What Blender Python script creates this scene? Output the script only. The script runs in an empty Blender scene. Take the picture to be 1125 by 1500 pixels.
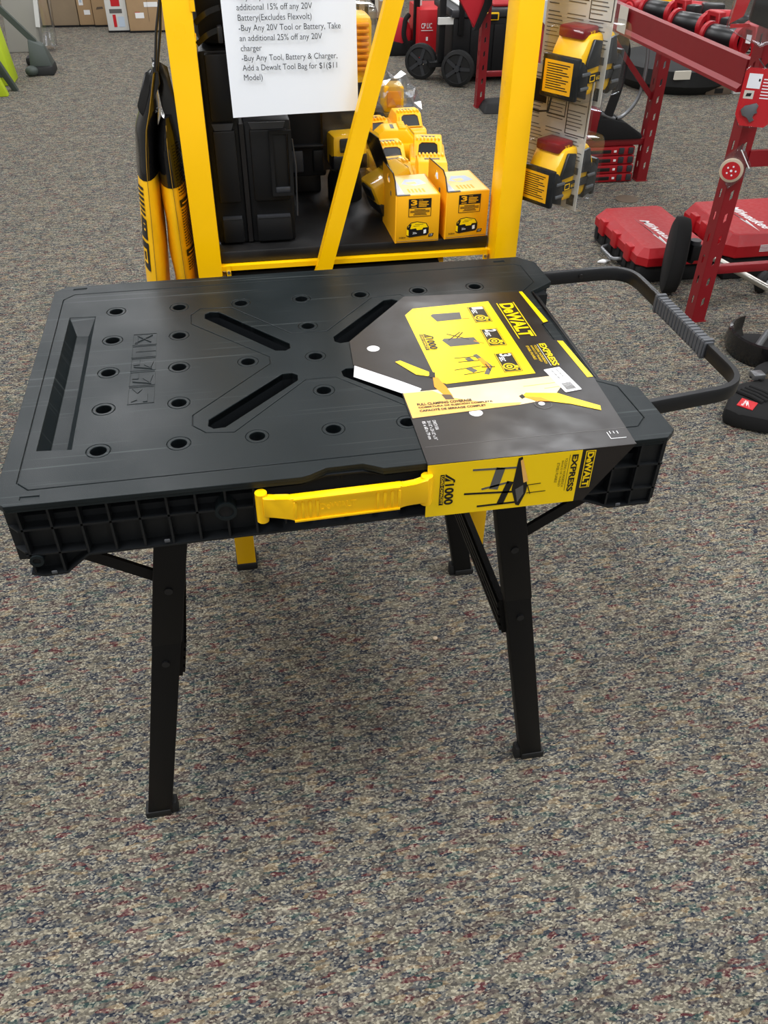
import bpy, bmesh, math, random
from mathutils import Vector as V, Matrix as M
from mathutils.geometry import delaunay_2d_cdt

random.seed(7)
C = bpy.context.scene.collection
S = bpy.context.scene
R90 = math.pi/2

# ------------------------------------------------------------------ camera
cam = bpy.data.cameras.new('camera')
cam_o = bpy.data.objects.new('camera', cam); C.objects.link(cam_o)
yaw, pitch, roll, fpx = 0.19275, 0.68956, -0.01462, 1234.1
fw = V((math.sin(yaw)*math.cos(pitch), math.cos(yaw)*math.cos(pitch), -math.sin(pitch)))
rt = V((math.cos(yaw), -math.sin(yaw), 0)); dn = fw.cross(rt)
r2 = math.cos(roll)*rt+math.sin(roll)*dn; d2 = -math.sin(roll)*rt+math.cos(roll)*dn
mw = M((r2, -d2, -fw)).transposed().to_4x4(); mw.translation = V((-0.1199, -1.1301, 1.4125))
cam_o.matrix_world = mw
cam.sensor_fit = 'VERTICAL'; cam.sensor_height = 36; cam.lens = fpx/1500*36; cam.clip_start = .02
S.camera = cam_o

# ------------------------------------------------------------------ light
S.view_settings.view_transform = 'Standard'; S.view_settings.look = 'None'
S.view_settings.gamma = 1; S.view_settings.use_curve_mapping = False
S.view_settings.exposure = 0.0
S.cycles.use_denoising = True
w = bpy.data.worlds.new('world'); S.world = w; w.use_nodes = True
w.node_tree.nodes['Background'].inputs[0].default_value = (.9, .95, 1, 1)
w.node_tree.nodes['Background'].inputs[1].default_value = .25
def area(name, loc, sx, sy, power, col=(.97, .98, 1)):
    l = bpy.data.lights.new(name, 'AREA'); l.shape = 'RECTANGLE'; l.size = sx; l.size_y = sy
    l.energy = power; l.color = col
    o = bpy.data.objects.new(name, l); C.objects.link(o); o.location = loc; return o
LP = 36
for lx in (-3.2, -.9, 1.4, 3.7):
    for ly in (-3.2, -.4, 2.4, 5.2, 7.6):
        k = 1.65 if (ly == -.4 and abs(lx) < 2) else (.85 if ly < -1 else 1)
        area('ceiling_panel_light', (lx, ly, 2.92), .6, 1.2, LP*k)

# ------------------------------------------------------------------ materials
MATS = {}
def sr(r, g, b):
    f = lambda c: (c/255/12.92) if c/255 <= .04045 else ((c/255+.055)/1.055)**2.4
    return (f(r), f(g), f(b), 1)
def mat(name, col, rough=.5, metal=0, spec=.5, noise=0, nscale=60, bump=0, bscale=200, coat=0):
    m = bpy.data.materials.new(name); m.use_nodes = True; nt = m.node_tree
    p = nt.nodes['Principled BSDF']
    p.inputs['Base Color'].default_value = col; p.inputs['Roughness'].default_value = rough
    p.inputs['Metallic'].default_value = metal; p.inputs['Specular IOR Level'].default_value = spec
    p.inputs['Coat Weight'].default_value = coat
    tc = nt.nodes.new('ShaderNodeTexCoord')
    if noise:
        n = nt.nodes.new('ShaderNodeTexNoise'); n.inputs['Scale'].default_value = nscale; n.inputs['Detail'].default_value = 5
        nt.links.new(tc.outputs['Object'], n.inputs['Vector'])
        r = nt.nodes.new('ShaderNodeMapRange'); r.inputs[1].default_value = .3; r.inputs[2].default_value = .7
        r.inputs[3].default_value = 1-noise; r.inputs[4].default_value = 1+noise
        nt.links.new(n.outputs['Fac'], r.inputs[0])
        mx = nt.nodes.new('ShaderNodeMix'); mx.data_type = 'RGBA'; mx.blend_type = 'MULTIPLY'; mx.inputs[0].default_value = 1
        mx.inputs[6].default_value = col; nt.links.new(r.outputs[0], mx.inputs[7])
        nt.links.new(mx.outputs[2], p.inputs['Base Color'])
        r3 = nt.nodes.new('ShaderNodeMapRange'); r3.inputs[1].default_value = .3; r3.inputs[2].default_value = .7
        r3.inputs[3].default_value = max(.05, rough-.08); r3.inputs[4].default_value = min(1, rough+.08)
        nt.links.new(n.outputs['Fac'], r3.inputs[0]); nt.links.new(r3.outputs[0], p.inputs['Roughness'])
    if bump:
        n2 = nt.nodes.new('ShaderNodeTexNoise'); n2.inputs['Scale'].default_value = bscale
        nt.links.new(tc.outputs['Object'], n2.inputs['Vector'])
        b = nt.nodes.new('ShaderNodeBump'); b.inputs['Strength'].default_value = bump; b.inputs['Distance'].default_value = .002
        nt.links.new(n2.outputs['Fac'], b.inputs['Height']); nt.links.new(b.outputs[0], p.inputs['Normal'])
    MATS[name] = m; return m
def clear(name, tint=(.95, .97, 1), opac=.12, rough=.08):
    m = bpy.data.materials.new(name); m.use_nodes = True; nt = m.node_tree; nt.nodes.clear()
    o = nt.nodes.new('ShaderNodeOutputMaterial'); mx = nt.nodes.new('ShaderNodeMixShader')
    t = nt.nodes.new('ShaderNodeBsdfTransparent'); t.inputs[0].default_value = (*tint, 1)
    g = nt.nodes.new('ShaderNodeBsdfGlossy'); g.inputs['Roughness'].default_value = rough
    lw = nt.nodes.new('ShaderNodeLayerWeight'); lw.inputs[0].default_value = .35
    mr = nt.nodes.new('ShaderNodeMapRange'); mr.inputs[3].default_value = opac*.5; mr.inputs[4].default_value = min(1, opac*4)
    nt.links.new(lw.outputs['Facing'], mr.inputs[0]); nt.links.new(mr.outputs[0], mx.inputs[0])
    nt.links.new(t.outputs[0], mx.inputs[1]); nt.links.new(g.outputs[0], mx.inputs[2]); nt.links.new(mx.outputs[0], o.inputs[0])
    MATS[name] = m; return m

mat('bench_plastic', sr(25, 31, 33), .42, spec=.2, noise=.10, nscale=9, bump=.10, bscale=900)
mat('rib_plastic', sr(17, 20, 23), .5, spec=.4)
mat('black_paint', sr(11, 11, 12), .5, spec=.25)
mat('rubber', sr(16, 17, 18), .7)
mat('grip_rubber', sr(78, 80, 84), .6)
mat('bar_metal', sr(30, 31, 33), .38, metal=.3)
mat('yellow', sr(255, 200, 0), .42, noise=.03, nscale=12)
mat('yellow_paint', sr(255, 196, 0), .35, noise=.03, nscale=8)
mat('yellow_print', sr(255, 214, 0), .35)
mat('sleeve', sr(30, 26, 25), .36, noise=.12, nscale=25)
mat('ink', sr(22, 20, 20), .4)
mat('ink_grey', sr(92, 90, 88), .45)
mat('white_print', sr(240, 240, 240), .45)
mat('paper', sr(238, 242, 248), .8)
mat('sign_ink', sr(25, 28, 35), .8)
mat('orange', sr(240, 150, 20), .4)
mat('wood', sr(248, 220, 170), .4, noise=.14, nscale=18)
mat('wood_dark', sr(238, 182, 95), .4, noise=.1, nscale=18)
mat('case_plastic', sr(16, 17, 19), .5, spec=.3)
mat('case_light', sr(46, 48, 52), .42)
mat('shelf_black', sr(15, 15, 16), .48, noise=.15, nscale=14)
mat('battery_yellow', sr(250, 190, 10), .4)
mat('battery_black', sr(20, 22, 24), .35)
mat('carton_yellow', sr(246, 176, 6), .5)
mat('carton_top', sr(252, 214, 120), .35)
mat('film_blue', sr(186, 200, 216), .35)
mat('maroon', sr(120, 22, 28), .35)
mat('card_print', sr(206, 200, 186), .6)
mat('red_paint', sr(128, 18, 27), .42, noise=.05, nscale=9)
mat('red_plastic', sr(165, 16, 28), .42, noise=.04)
mat('red_case', sr(166, 14, 25), .45, noise=.03)
mat('red_label', sr(190, 22, 32), .45)
mat('steel', sr(200, 198, 190), .28, metal=.9)
mat('steel_dull', sr(120, 122, 124), .4, metal=.7)
mat('white_plastic', sr(225, 226, 222), .5)
mat('lime', sr(178, 200, 30), .5)
mat('grey_plastic', sr(62, 70, 66), .55)
mat('wrap_grey', sr(150, 148, 140), .3)
mat('cardboard', sr(176, 146, 110), .85, noise=.05, nscale=12)
mat('cardboard_dull', sr(150, 132, 108), .85, noise=.05, nscale=12)
mat('carton_white', sr(214, 214, 210), .7)
mat('foil_black', sr(16, 16, 17), .2, coat=.3, bump=.6, bscale=30)
mat('foil_gold', sr(150, 116, 40), .3)
mat('pouch_yellow', sr(250, 190, 15), .4, noise=.05, nscale=30, bump=.5, bscale=30)
mat('fabric_black', sr(14, 14, 15), .95)
mat('fabric_red', sr(180, 20, 36), .8)
mat('brown', sr(96, 82, 68), .8)
mat('wall_paint', sr(168, 166, 160), .9, bump=.1, bscale=80)
mat('ceiling_tile', sr(180, 180, 178), .9, bump=.2, bscale=120)
mat('disc_tan', sr(196, 176, 150), .5)
clear('clear_plastic', opac=.05)
def scuffs(m):
    """pale hairline scratches across the moulded top"""
    nt = m.node_tree; p = nt.nodes['Principled BSDF']; src = p.inputs['Base Color'].links[0].from_socket; fac = None
    tc = nt.nodes.new('ShaderNodeTexCoord')
    for rot, sx, sy in ((.5, 3, 170), (-.25, 2.2, 140), (1.1, 4, 190)):
        mp = nt.nodes.new('ShaderNodeMapping'); mp.inputs['Rotation'].default_value = (0, 0, rot); mp.inputs['Scale'].default_value = (sx, sy, 1)
        n = nt.nodes.new('ShaderNodeTexNoise'); n.inputs['Scale'].default_value = 1; n.inputs['Detail'].default_value = 1
        r = nt.nodes.new('ShaderNodeMapRange'); r.inputs[1].default_value = .69; r.inputs[2].default_value = .78; r.inputs[4].default_value = .10
        nt.links.new(tc.outputs['Object'], mp.inputs[0]); nt.links.new(mp.outputs[0], n.inputs['Vector']); nt.links.new(n.outputs['Fac'], r.inputs[0])
        if fac is None: fac = r.outputs[0]
        else:
            a = nt.nodes.new('ShaderNodeMath'); a.operation = 'MAXIMUM'; nt.links.new(fac, a.inputs[0]); nt.links.new(r.outputs[0], a.inputs[1]); fac = a.outputs[0]
    mx = nt.nodes.new('ShaderNodeMix'); mx.data_type = 'RGBA'; mx.inputs[7].default_value = sr(150, 158, 158)
    nt.links.new(fac, mx.inputs[0]); nt.links.new(src, mx.inputs[6]); nt.links.new(mx.outputs[2], p.inputs['Base Color'])
scuffs(MATS['bench_plastic'])
clear('crinkle_film', (.92, .95, 1), .34, .18)
clear('clear_film', (.95, .97, 1), .19, .12)

def carpet_mat():
    m = bpy.data.materials.new('carpet'); m.use_nodes = True; nt = m.node_tree; L = nt.links
    p = nt.nodes['Principled BSDF']; p.inputs['Roughness'].default_value = .95; p.inputs['Specular IOR Level'].default_value = .1
    tc = nt.nodes.new('ShaderNodeTexCoord')
    def cells(sx, sy, warp, rot=0.0):
        mp = nt.nodes.new('ShaderNodeMapping'); mp.inputs['Scale'].default_value = (sx, sy, 1); mp.inputs['Rotation'].default_value = (0, 0, rot)
        L.new(tc.outputs['Object'], mp.inputs[0])
        wn = nt.nodes.new('ShaderNodeTexNoise'); wn.inputs['Scale'].default_value = .7; wn.inputs['Detail'].default_value = 2
        L.new(mp.outputs[0], wn.inputs['Vector'])
        ad = nt.nodes.new('ShaderNodeMix'); ad.data_type = 'RGBA'; ad.blend_type = 'LINEAR_LIGHT'; ad.inputs[0].default_value = warp
        L.new(mp.outputs[0], ad.inputs[6]); L.new(wn.outputs['Color'], ad.inputs[7])
        vo = nt.nodes.new('ShaderNodeTexVoronoi'); vo.voronoi_dimensions = '2D'; vo.inputs['Scale'].default_value = 1
        L.new(ad.outputs[2], vo.inputs['Vector'])
        sep = nt.nodes.new('ShaderNodeSeparateColor'); L.new(vo.outputs['Color'], sep.inputs[0])
        return vo, sep
    def ramp(src, pal):
        cr = nt.nodes.new('ShaderNodeValToRGB'); cr.color_ramp.interpolation = 'CONSTANT'; els = cr.color_ramp.elements; pos = 0
        for i, (c, wt) in enumerate(pal):
            e = els[i] if i < 2 else els.new(pos)
            e.position = pos; e.color = sr(*c); pos += wt
        L.new(src, cr.inputs[0]); return cr
    yarn, ys = cells(52, 165, .9, .10)          # hue of the heather yarn
    tuft, ts_ = cells(270, 400, .6)             # single loops
    pal = [((122, 116, 106), .22), ((160, 152, 132), .19), ((84, 92, 102), .18), ((108, 92, 88), .12), ((56, 66, 84), .10), ((182, 158, 122), .05), ((132, 68, 70), .06), ((80, 108, 104), .08)]
    pal2 = [((44, 44, 49), .24), ((98, 95, 92), .22), ((136, 130, 118), .22), ((184, 176, 156), .18), ((228, 220, 196), .14)]
    c1 = ramp(ys.outputs[0], pal); c2 = ramp(ts_.outputs[0], pal2)
    mc = nt.nodes.new('ShaderNodeMix'); mc.data_type = 'RGBA'; mc.inputs[0].default_value = .52
    L.new(c1.outputs[0], mc.inputs[6]); L.new(c2.outputs[0], mc.inputs[7])
    n2 = nt.nodes.new('ShaderNodeTexNoise'); n2.inputs['Scale'].default_value = 14; n2.inputs['Detail'].default_value = 6
    L.new(tc.outputs['Object'], n2.inputs['Vector'])
    r = nt.nodes.new('ShaderNodeMapRange'); r.inputs[1].default_value = .3; r.inputs[2].default_value = .7; r.inputs[3].default_value = CARPET*.84; r.inputs[4].default_value = CARPET*1.12
    L.new(n2.outputs['Fac'], r.inputs[0])
    mx = nt.nodes.new('ShaderNodeMix'); mx.data_type = 'RGBA'; mx.blend_type = 'MULTIPLY'; mx.inputs[0].default_value = 1
    L.new(mc.outputs[2], mx.inputs[6]); L.new(r.outputs[0], mx.inputs[7]); L.new(mx.outputs[2], p.inputs['Base Color'])
    b = nt.nodes.new('ShaderNodeBump'); b.inputs['Strength'].default_value = .8; b.inputs['Distance'].default_value = .003; b.invert = True
    L.new(tuft.outputs['Distance'], b.inputs['Height']); L.new(b.outputs[0], p.inputs['Normal'])
    MATS['carpet'] = m
CARPET = .70
carpet_mat()

# ------------------------------------------------------------------ mesh helpers
def tmp_eval(data):
    o = bpy.data.objects.new('tmp', data); C.objects.link(o)
    dg = bpy.context.evaluated_depsgraph_get()
    me = bpy.data.meshes.new_from_object(o.evaluated_get(dg))
    vs = [v.co.copy() for v in me.vertices]; fs = [list(p.vertices) for p in me.polygons]
    bpy.data.objects.remove(o); bpy.data.meshes.remove(me); bpy.data.curves.remove(data)
    return vs, fs
def text_geo(s, bold=0.0, shear=0, ext=0.0):
    c = bpy.data.curves.new('tmp', 'FONT'); c.body = s; c.size = 1; c.offset = bold; c.shear = shear; c.extrude = ext
    c.resolution_u = 3
    return tmp_eval(c)
def plate_geo(loops):
    """flat plate with holes; loops nest (even-odd); returns geometry at z = +-1"""
    vs, es = [], []
    for lp in loops:
        k = len(vs); n = len(lp); vs += [V((p[0], p[1])) for p in lp]; es += [(k+i, k+(i+1) % n) for i in range(n)]
    ov, oe, of, *_ = delaunay_2d_cdt(vs, es, [], 0, 1e-7)
    def inside(x, y):
        c = False
        for lp in loops:
            for (x0, y0), (x1, y1) in zip(lp, lp[1:]+lp[:1]):
                if (y0 > y) != (y1 > y) and x < (x1-x0)*(y-y0)/(y1-y0)+x0: c = not c
        return c
    tri = [f for f in of if inside(sum(ov[i].x for i in f)/len(f), sum(ov[i].y for i in f)/len(f))]
    m = len(ov); out = [V((p.x, p.y, -1)) for p in ov]+[V((p.x, p.y, 1)) for p in ov]
    def ccw(f):
        a = sum(ov[f[i]].x*ov[f[(i+1) % len(f)]].y-ov[f[(i+1) % len(f)]].x*ov[f[i]].y for i in range(len(f))); return list(f) if a > 0 else list(f)[::-1]
    tri = [ccw(f) for f in tri]; cnt = {}
    for f in tri:
        for i in range(len(f)): cnt[(f[i], f[(i+1) % len(f)])] = 1
    fs = [[i+m for i in f] for f in tri]+[f[::-1] for f in tri]+[[a, b, b+m, a+m] for (a, b) in cnt if (b, a) not in cnt]
    return out, fs
def circ(x, y, r, n=24): return [(x+r*math.cos(2*math.pi*i/n), y+r*math.sin(2*math.pi*i/n)) for i in range(n)]
def inset(poly, d):
    """move every edge of a simple polygon inwards by d"""
    n = len(poly); P = [V(p) for p in poly]
    a = sum(P[i].x*P[(i+1) % n].y-P[(i+1) % n].x*P[i].y for i in range(n)); sg = 1 if a > 0 else -1
    out = []
    for i in range(n):
        p0, p1, p2 = P[i-1], P[i], P[(i+1) % n]
        e1 = (p1-p0).normalized(); e2 = (p2-p1).normalized()
        n1 = V((-e1.y, e1.x))*sg; n2 = V((-e2.y, e2.x))*sg
        k = n1+n2; k = k/(k.length_squared)*2
        out.append(tuple(p1+k*d))
    return out
def frame(o, x, y):
    x = V(x).normalized(); y = V(y).normalized(); z = x.cross(y)
    m = M((x, y, z)).transposed().to_4x4(); m.translation = V(o); return m
def fillet(pts, r, n=6):
    out = [V(pts[0])]
    for i in range(1, len(pts)-1):
        a, b, c = V(pts[i-1]), V(pts[i]), V(pts[i+1])
        u = (a-b).normalized(); v = (c-b).normalized(); rr = min(r, (a-b).length*.49, (c-b).length*.49)
        p, q = b+u*rr, b+v*rr
        for k in range(n+1):
            t = k/n; out.append(p*(1-t)**2+b*2*t*(1-t)+q*t*t)
    out.append(V(pts[-1])); return out
class MB:
    def __init__(s): s.v = []; s.f = []; s.m = []; s.mats = []
    def mi(s, m):
        if m not in s.mats: s.mats.append(m)
        return s.mats.index(m)
    def add(s, vs, fs, m, T=None):
        k = len(s.v); i = s.mi(m)
        s.v += [(T @ V(p)) if T else V(p) for p in vs]
        s.f += [[a+k for a in f] for f in fs]; s.m += [i]*len(fs); return s
    def bm(s, b, m, T=None):
        b.verts.index_update(); vs = [v.co.copy() for v in b.verts]; fs = [[v.index for v in f.verts] for f in b.faces]
        b.free(); return s.add(vs, fs, m, T)
    def box(s, c, d, m, T=None, bev=0, seg=2):
        b = bmesh.new(); bmesh.ops.create_cube(b, size=1)
        for v in b.verts: v.co = V((v.co.x*d[0]+c[0], v.co.y*d[1]+c[1], v.co.z*d[2]+c[2]))
        if bev: bmesh.ops.bevel(b, geom=b.edges[:], offset=bev, segments=seg, affect='EDGES', profile=.5)
        return s.bm(b, m, T)
    def bx(s, a, b, m, T=None, bev=0):
        return s.box([(p+q)/2 for p, q in zip(a, b)], [abs(q-p) for p, q in zip(a, b)], m, T, bev)
    def hexa(s, v8, m, T=None, bev=0):
        """8 corners: bottom 4 (ccw) then top 4"""
        b = bmesh.new(); q = [b.verts.new(p) for p in v8]
        for f in ((3, 2, 1, 0), (4, 5, 6, 7), (0, 1, 5, 4), (1, 2, 6, 5), (2, 3, 7, 6), (3, 0, 4, 7)): b.faces.new([q[i] for i in f])
        if bev: bmesh.ops.bevel(b, geom=b.edges[:], offset=bev, segments=2, affect='EDGES', profile=.5)
        return s.bm(b, m, T)
    def prism(s, poly, h0, h1, m, T=None, bev=0, side=None):
        a = sum(poly[i][0]*poly[(i+1) % len(poly)][1]-poly[(i+1) % len(poly)][0]*poly[i][1] for i in range(len(poly)))
        if a < 0: poly = poly[::-1]
        n = len(poly); b = bmesh.new()
        lo = [b.verts.new((p[0], p[1], h0)) for p in poly]; hi = [b.verts.new((p[0], p[1], h1)) for p in poly]
        b.faces.new(lo[::-1]); b.faces.new(hi)
        for i in range(n): b.faces.new((lo[i], lo[(i+1) % n], hi[(i+1) % n], hi[i]))
        if bev: bmesh.ops.bevel(b, geom=b.edges[:], offset=bev, segments=2, affect='EDGES', profile=.5)
        return s.bm(b, m, T)
    def walls(s, poly, h0, h1, m, T=None):
        n = len(poly); vs = [(p[0], p[1], h) for h in (h0, h1) for p in poly]
        return s.add(vs, [[i, (i+1) % n, n+(i+1) % n, n+i] for i in range(n)], m, T)
    def plate(s, loops, z0, z1, m, T=None):
        vs, fs = plate_geo(loops)
        return s.add([(p.x, p.y, z0 if p.z < 0 else z1) for p in vs], fs, m, T)
    def sweep(s, pts, prof, m, up=(0, 0, 1), T=None, closed=False):
        pts = [V(p) for p in pts]; n = len(prof); vs = []; fs = []; N = len(pts); pu = V(up)
        for i, p in enumerate(pts):
            t = (pts[min(i+1, N-1)]-pts[max(i-1, 0)]).normalized()
            u = pu-t*pu.dot(t)
            if u.length < 1e-4: u = t.orthogonal()
            u.normalize(); sd = t.cross(u)
            if up is None or True: pu = u if up == 'rmf' else V(up)
            vs += [p+sd*a+u*b for a, b in prof]
        for i in range(N-1):
            for j in range(n): fs.append([i*n+j, i*n+(j+1) % n, (i+1)*n+(j+1) % n, (i+1)*n+j])
        fs += [list(range(n))[::-1], [(N-1)*n+j for j in range(n)]]
        return s.add(vs, fs, m, T)
    def tube(s, pts, r, m, n=10, T=None):
        pts = [V(p) for p in pts]; d = (pts[-1]-pts[0])
        up = V((0, 0, 1)) if abs(d.normalized().z) < .8 else V((1, .1, 0))
        return s.sweep(pts, circ(0, 0, r, n), m, up, T)
    def lathe(s, prof, m, T=None, n=24):
        vs = []; fs = []
        for r, z in prof: vs += [(max(r, 1e-5)*math.cos(2*math.pi*i/n), max(r, 1e-5)*math.sin(2*math.pi*i/n), z) for i in range(n)]
        for k in range(len(prof)-1):
            for i in range(n): fs.append([k*n+i, k*n+(i+1) % n, (k+1)*n+(i+1) % n, (k+1)*n+i])
        return s.add(vs, fs, m, T)
    def cyl(s, a, b, r, m, n=20, T=None):
        a, b = V(a), V(b); d = b-a; q = V((0, 0, 1)).rotation_difference(d.normalized()).to_matrix().to_4x4(); q.translation = a
        return s.lathe([(0, 0), (r, 0), (r, d.length), (0, d.length)], m, (T @ q) if T else q, n)
    def ball(s, c, r, m, T=None, n=16):
        b = bmesh.new(); bmesh.ops.create_uvsphere(b, u_segments=n, v_segments=n//2+2, radius=1)
        for v in b.verts: v.co = V((v.co.x*r[0]+c[0], v.co.y*r[1]+c[1], v.co.z*r[2]+c[2]))
        return s.bm(b, m, T)
    def text(s, t, T, x, y, wd, ht, m, h=0.0, bold=0, shear=0, ext=.0):
        """text fitted to width wd / height ht (either may be None) with its lower left at x, y in plane T"""
        vs, fs = text_geo(t, bold, shear, 1 if ext else 0)
        x0 = min(p.x for p in vs); x1 = max(p.x for p in vs); y0 = min(p.y for p in vs); y1 = max(p.y for p in vs)
        sx = wd/(x1-x0) if wd else None; sy = ht/(y1-y0) if ht else None
        sx = sx or sy; sy = sy or sx
        return s.add([((p.x-x0)*sx+x, (p.y-y0)*sy+y, h+(ext if p.z > 0 else 0)) for p in vs], fs, m, T)
    def line(s, t, T, x, y, size, m, h=0.0, bold=0):
        vs, fs = text_geo(t, bold); return s.add([(p.x*size+x, p.y*size+y, h) for p in vs], fs, m, T)
    def build(s, name, parent=None, smooth=35, bevel=0, local=False, loc=None):
        me = bpy.data.meshes.new(name); me.from_pydata([tuple(p) for p in s.v], [], s.f)
        for mm in s.mats: me.materials.append(MATS[mm])
        me.polygons.foreach_set('material_index', s.m); me.update()
        if smooth:
            me.shade_smooth(); me.set_sharp_from_angle(angle=math.radians(smooth))
        o = bpy.data.objects.new(name, me); C.objects.link(o)
        if parent is not None:
            o.parent = parent
            if not local:
                p = parent; off = V((0, 0, 0))
                while p is not None: off += p.location; p = p.parent
                o.location = -off
        if loc is not None: o.location = loc
        if bevel:
            bv = o.modifiers.new('bevel', 'BEVEL'); bv.width = bevel; bv.segments = 2; bv.limit_method = 'ANGLE'; bv.angle_limit = math.radians(50)
        return o
def tag(o, label, cat, group=None, kind=None):
    o['label'] = label; o['category'] = cat
    if group: o['group'] = group
    if kind: o['kind'] = kind
    return o
def thing(name, label, cat, loc=(0, 0, 0), rz=0, group=None):
    o = bpy.data.objects.new(name, None); C.objects.link(o); o.location = loc; o.rotation_euler = (0, 0, rz); o.empty_display_size = .05
    return tag(o, label, cat, group)
def dup(root, loc, rot=(0, 0, 0), label=None, scale=None):
    r = root.copy(); C.objects.link(r); r.location = loc; r.rotation_euler = rot
    if scale: r.scale = scale
    if label: r['label'] = label
    for ch in list(root.children):
        c = ch.copy(); C.objects.link(c); c.parent = r
        for g in list(ch.children):
            d = g.copy(); C.objects.link(d); d.parent = c
    return r
def struct(o): o['kind'] = 'structure'; return o

# ------------------------------------------------------------------ room
b = MB(); b.add([(-5, -4.5, 0), (5.5, -4.5, 0), (5.5, 9, 0), (-5, 9, 0)], [[0, 1, 2, 3]], 'carpet'); struct(b.build('floor', smooth=0))
b = MB(); b.bx((-5, 8.9, 0), (5.5, 9, 3), 'wall_paint'); struct(b.build('wall_back', smooth=0))
b = MB(); b.bx((-5.1, -4.5, 0), (-5, 9, 3), 'wall_paint'); struct(b.build('wall_left', smooth=0))
b = MB(); b.bx((5.5, -4.5, 0), (5.6, 9, 3), 'wall_paint'); struct(b.build('wall_right', smooth=0))
b = MB(); b.bx((-5, -4.6, 0), (5.5, -4.5, 3), 'wall_paint'); struct(b.build('wall_front', smooth=0))
b = MB(); b.bx((-5, -4.5, 3), (5.5, 9, 3.1), 'ceiling_tile'); struct(b.build('ceiling', smooth=0))

# ================================================================== folding workbench
HT = .79
bench = thing('folding_workbench', 'black plastic folding workbench with dowel holes and splayed steel legs, standing in the foreground', 'workbench')
outline = [(-.423, -.290), (-.410, -.306), (-.062, -.306), (-.052, -.303), (-.030, -.292), (.016, -.291), (.030, -.298), (.040, -.3045), (.420, -.3005), (.436, -.285), (.4335, -.176),
           (.385, -.142), (.379, .150), (.428, .184), (.4265, .268), (.400, .297), (-.397, .294), (-.415, .277)]
GX, GY = -.3095, -.2085
grid = [(i, j) for i in range(7) for j in range(5)]
Xo = [(-.191, .122), (-.191, .155), (-.176, .175), (-.126, .172), (-.037, .066), (.018, .066), (.107, .172), (.157, .175), (.172, .155), (.172, .122), (.062, -.004), (.062, -.020),
      (.172, -.145), (.172, -.171), (.155, -.190), (.120, -.195), (.012, -.077), (-.031, -.077), (-.138, -.195), (-.175, -.190), (-.192, -.171), (-.192, -.145), (-.078, -.022), (-.078, -.002)]
def slot(ax, ay, bx_, by, wd):
    d = (V((bx_, by))-V((ax, ay))).normalized(); n = V((-d.y, d.x))*wd/2; a, c = V((ax, ay)), V((bx_, by)); k = d*wd*.38; q = n*.35
    return [tuple(p) for p in (a+k-n, c-k-n, c-q, c+q, c-k+n, a+k+n, a+q, a-q)]
slots = [slot(-.165, .157, -.048, .016, .030), slot(.144, .157, .029, .026, .030), slot(-.168, -.178, -.045, -.058, .030), slot(.146, -.178, .026, -.058, .030)]
skip = {(1, 1.5)}
def hidden_by_x(i, j):
    x, y = GX+.1*i, GY+.1*j
    return (i, j) in {(2, 1), (2, 3), (4, 1), (4, 3)}
holes = [(GX+.1*i, GY+.0985*j) for i, j in grid if not hidden_by_x(i, j) and not (i == 6 and j in (1, 2, 3))]
tray = [(-.386, -.196), (-.343, -.200), (-.341, .173), (-.381, .175)]
groove = [(-.401, -.262), (-.386, -.278), (.392, -.270), (.409, -.251), (.405, -.168), (.364, -.135), (.360, .146), (.398, .187), (.396, .258), (.386, .266), (-.381, .261), (-.398, .243)]
keyh = [[(-.393, -.2955), (-.371, -.2965), (-.371, -.2895), (-.393, -.2885)], [(-.385, .2765), (-.363, .2775), (-.363, .285), (-.385, .284)], [(.352, .2765), (.372, .2775), (.372, .285), (.352, .284)]]
b = MB()
inX = lambda hx, hy: abs(hx+.0095) < .01 and abs(hy+.0115) < .01
b.plate([outline, groove]+keyh, HT-.006, HT, 'bench_plastic')
b.plate([inset(groove, .0013), Xo, tray]+[circ(hx, hy, .0155) for hx, hy in holes if not inX(hx, hy)], HT-.006, HT, 'bench_plastic')
b.plate([inset(Xo, .0012)]+slots+[circ(hx, hy, .0155) for hx, hy in holes if inX(hx, hy)], HT-.006, HT, 'bench_plastic')
for hx, hy in holes: b.plate([circ(hx, hy, .0147), circ(hx, hy, .0103)], HT-.006, HT, 'bench_plastic')
inn = inset(outline, .0006)
b.plate([inn, tray]+slots+[circ(hx, hy, .0103) for hx, hy in holes], HT-.011, HT-.0016, 'bench_plastic')
for hx, hy in holes: b.walls(circ(hx, hy, .0103), HT-.05, HT-.002, 'rib_plastic')
for s_ in slots: b.walls(s_, HT-.05, HT-.002, 'rib_plastic')
# storage tray: sloping walls and a narrow floor
tb = [(-.377, -.186), (-.356, -.190), (-.354, .150), (-.373, .152)]
b.add([(p[0], p[1], HT-.001) for p in tray]+[(p[0], p[1], HT-.022) for p in tb], [[0, 1, 5, 4], [1, 2, 6, 5], [2, 3, 7, 6], [3, 0, 4, 7], [4, 5, 6, 7]], 'bench_plastic')
tabletop = b.build('tabletop', bench, 30, bevel=.0007)
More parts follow.
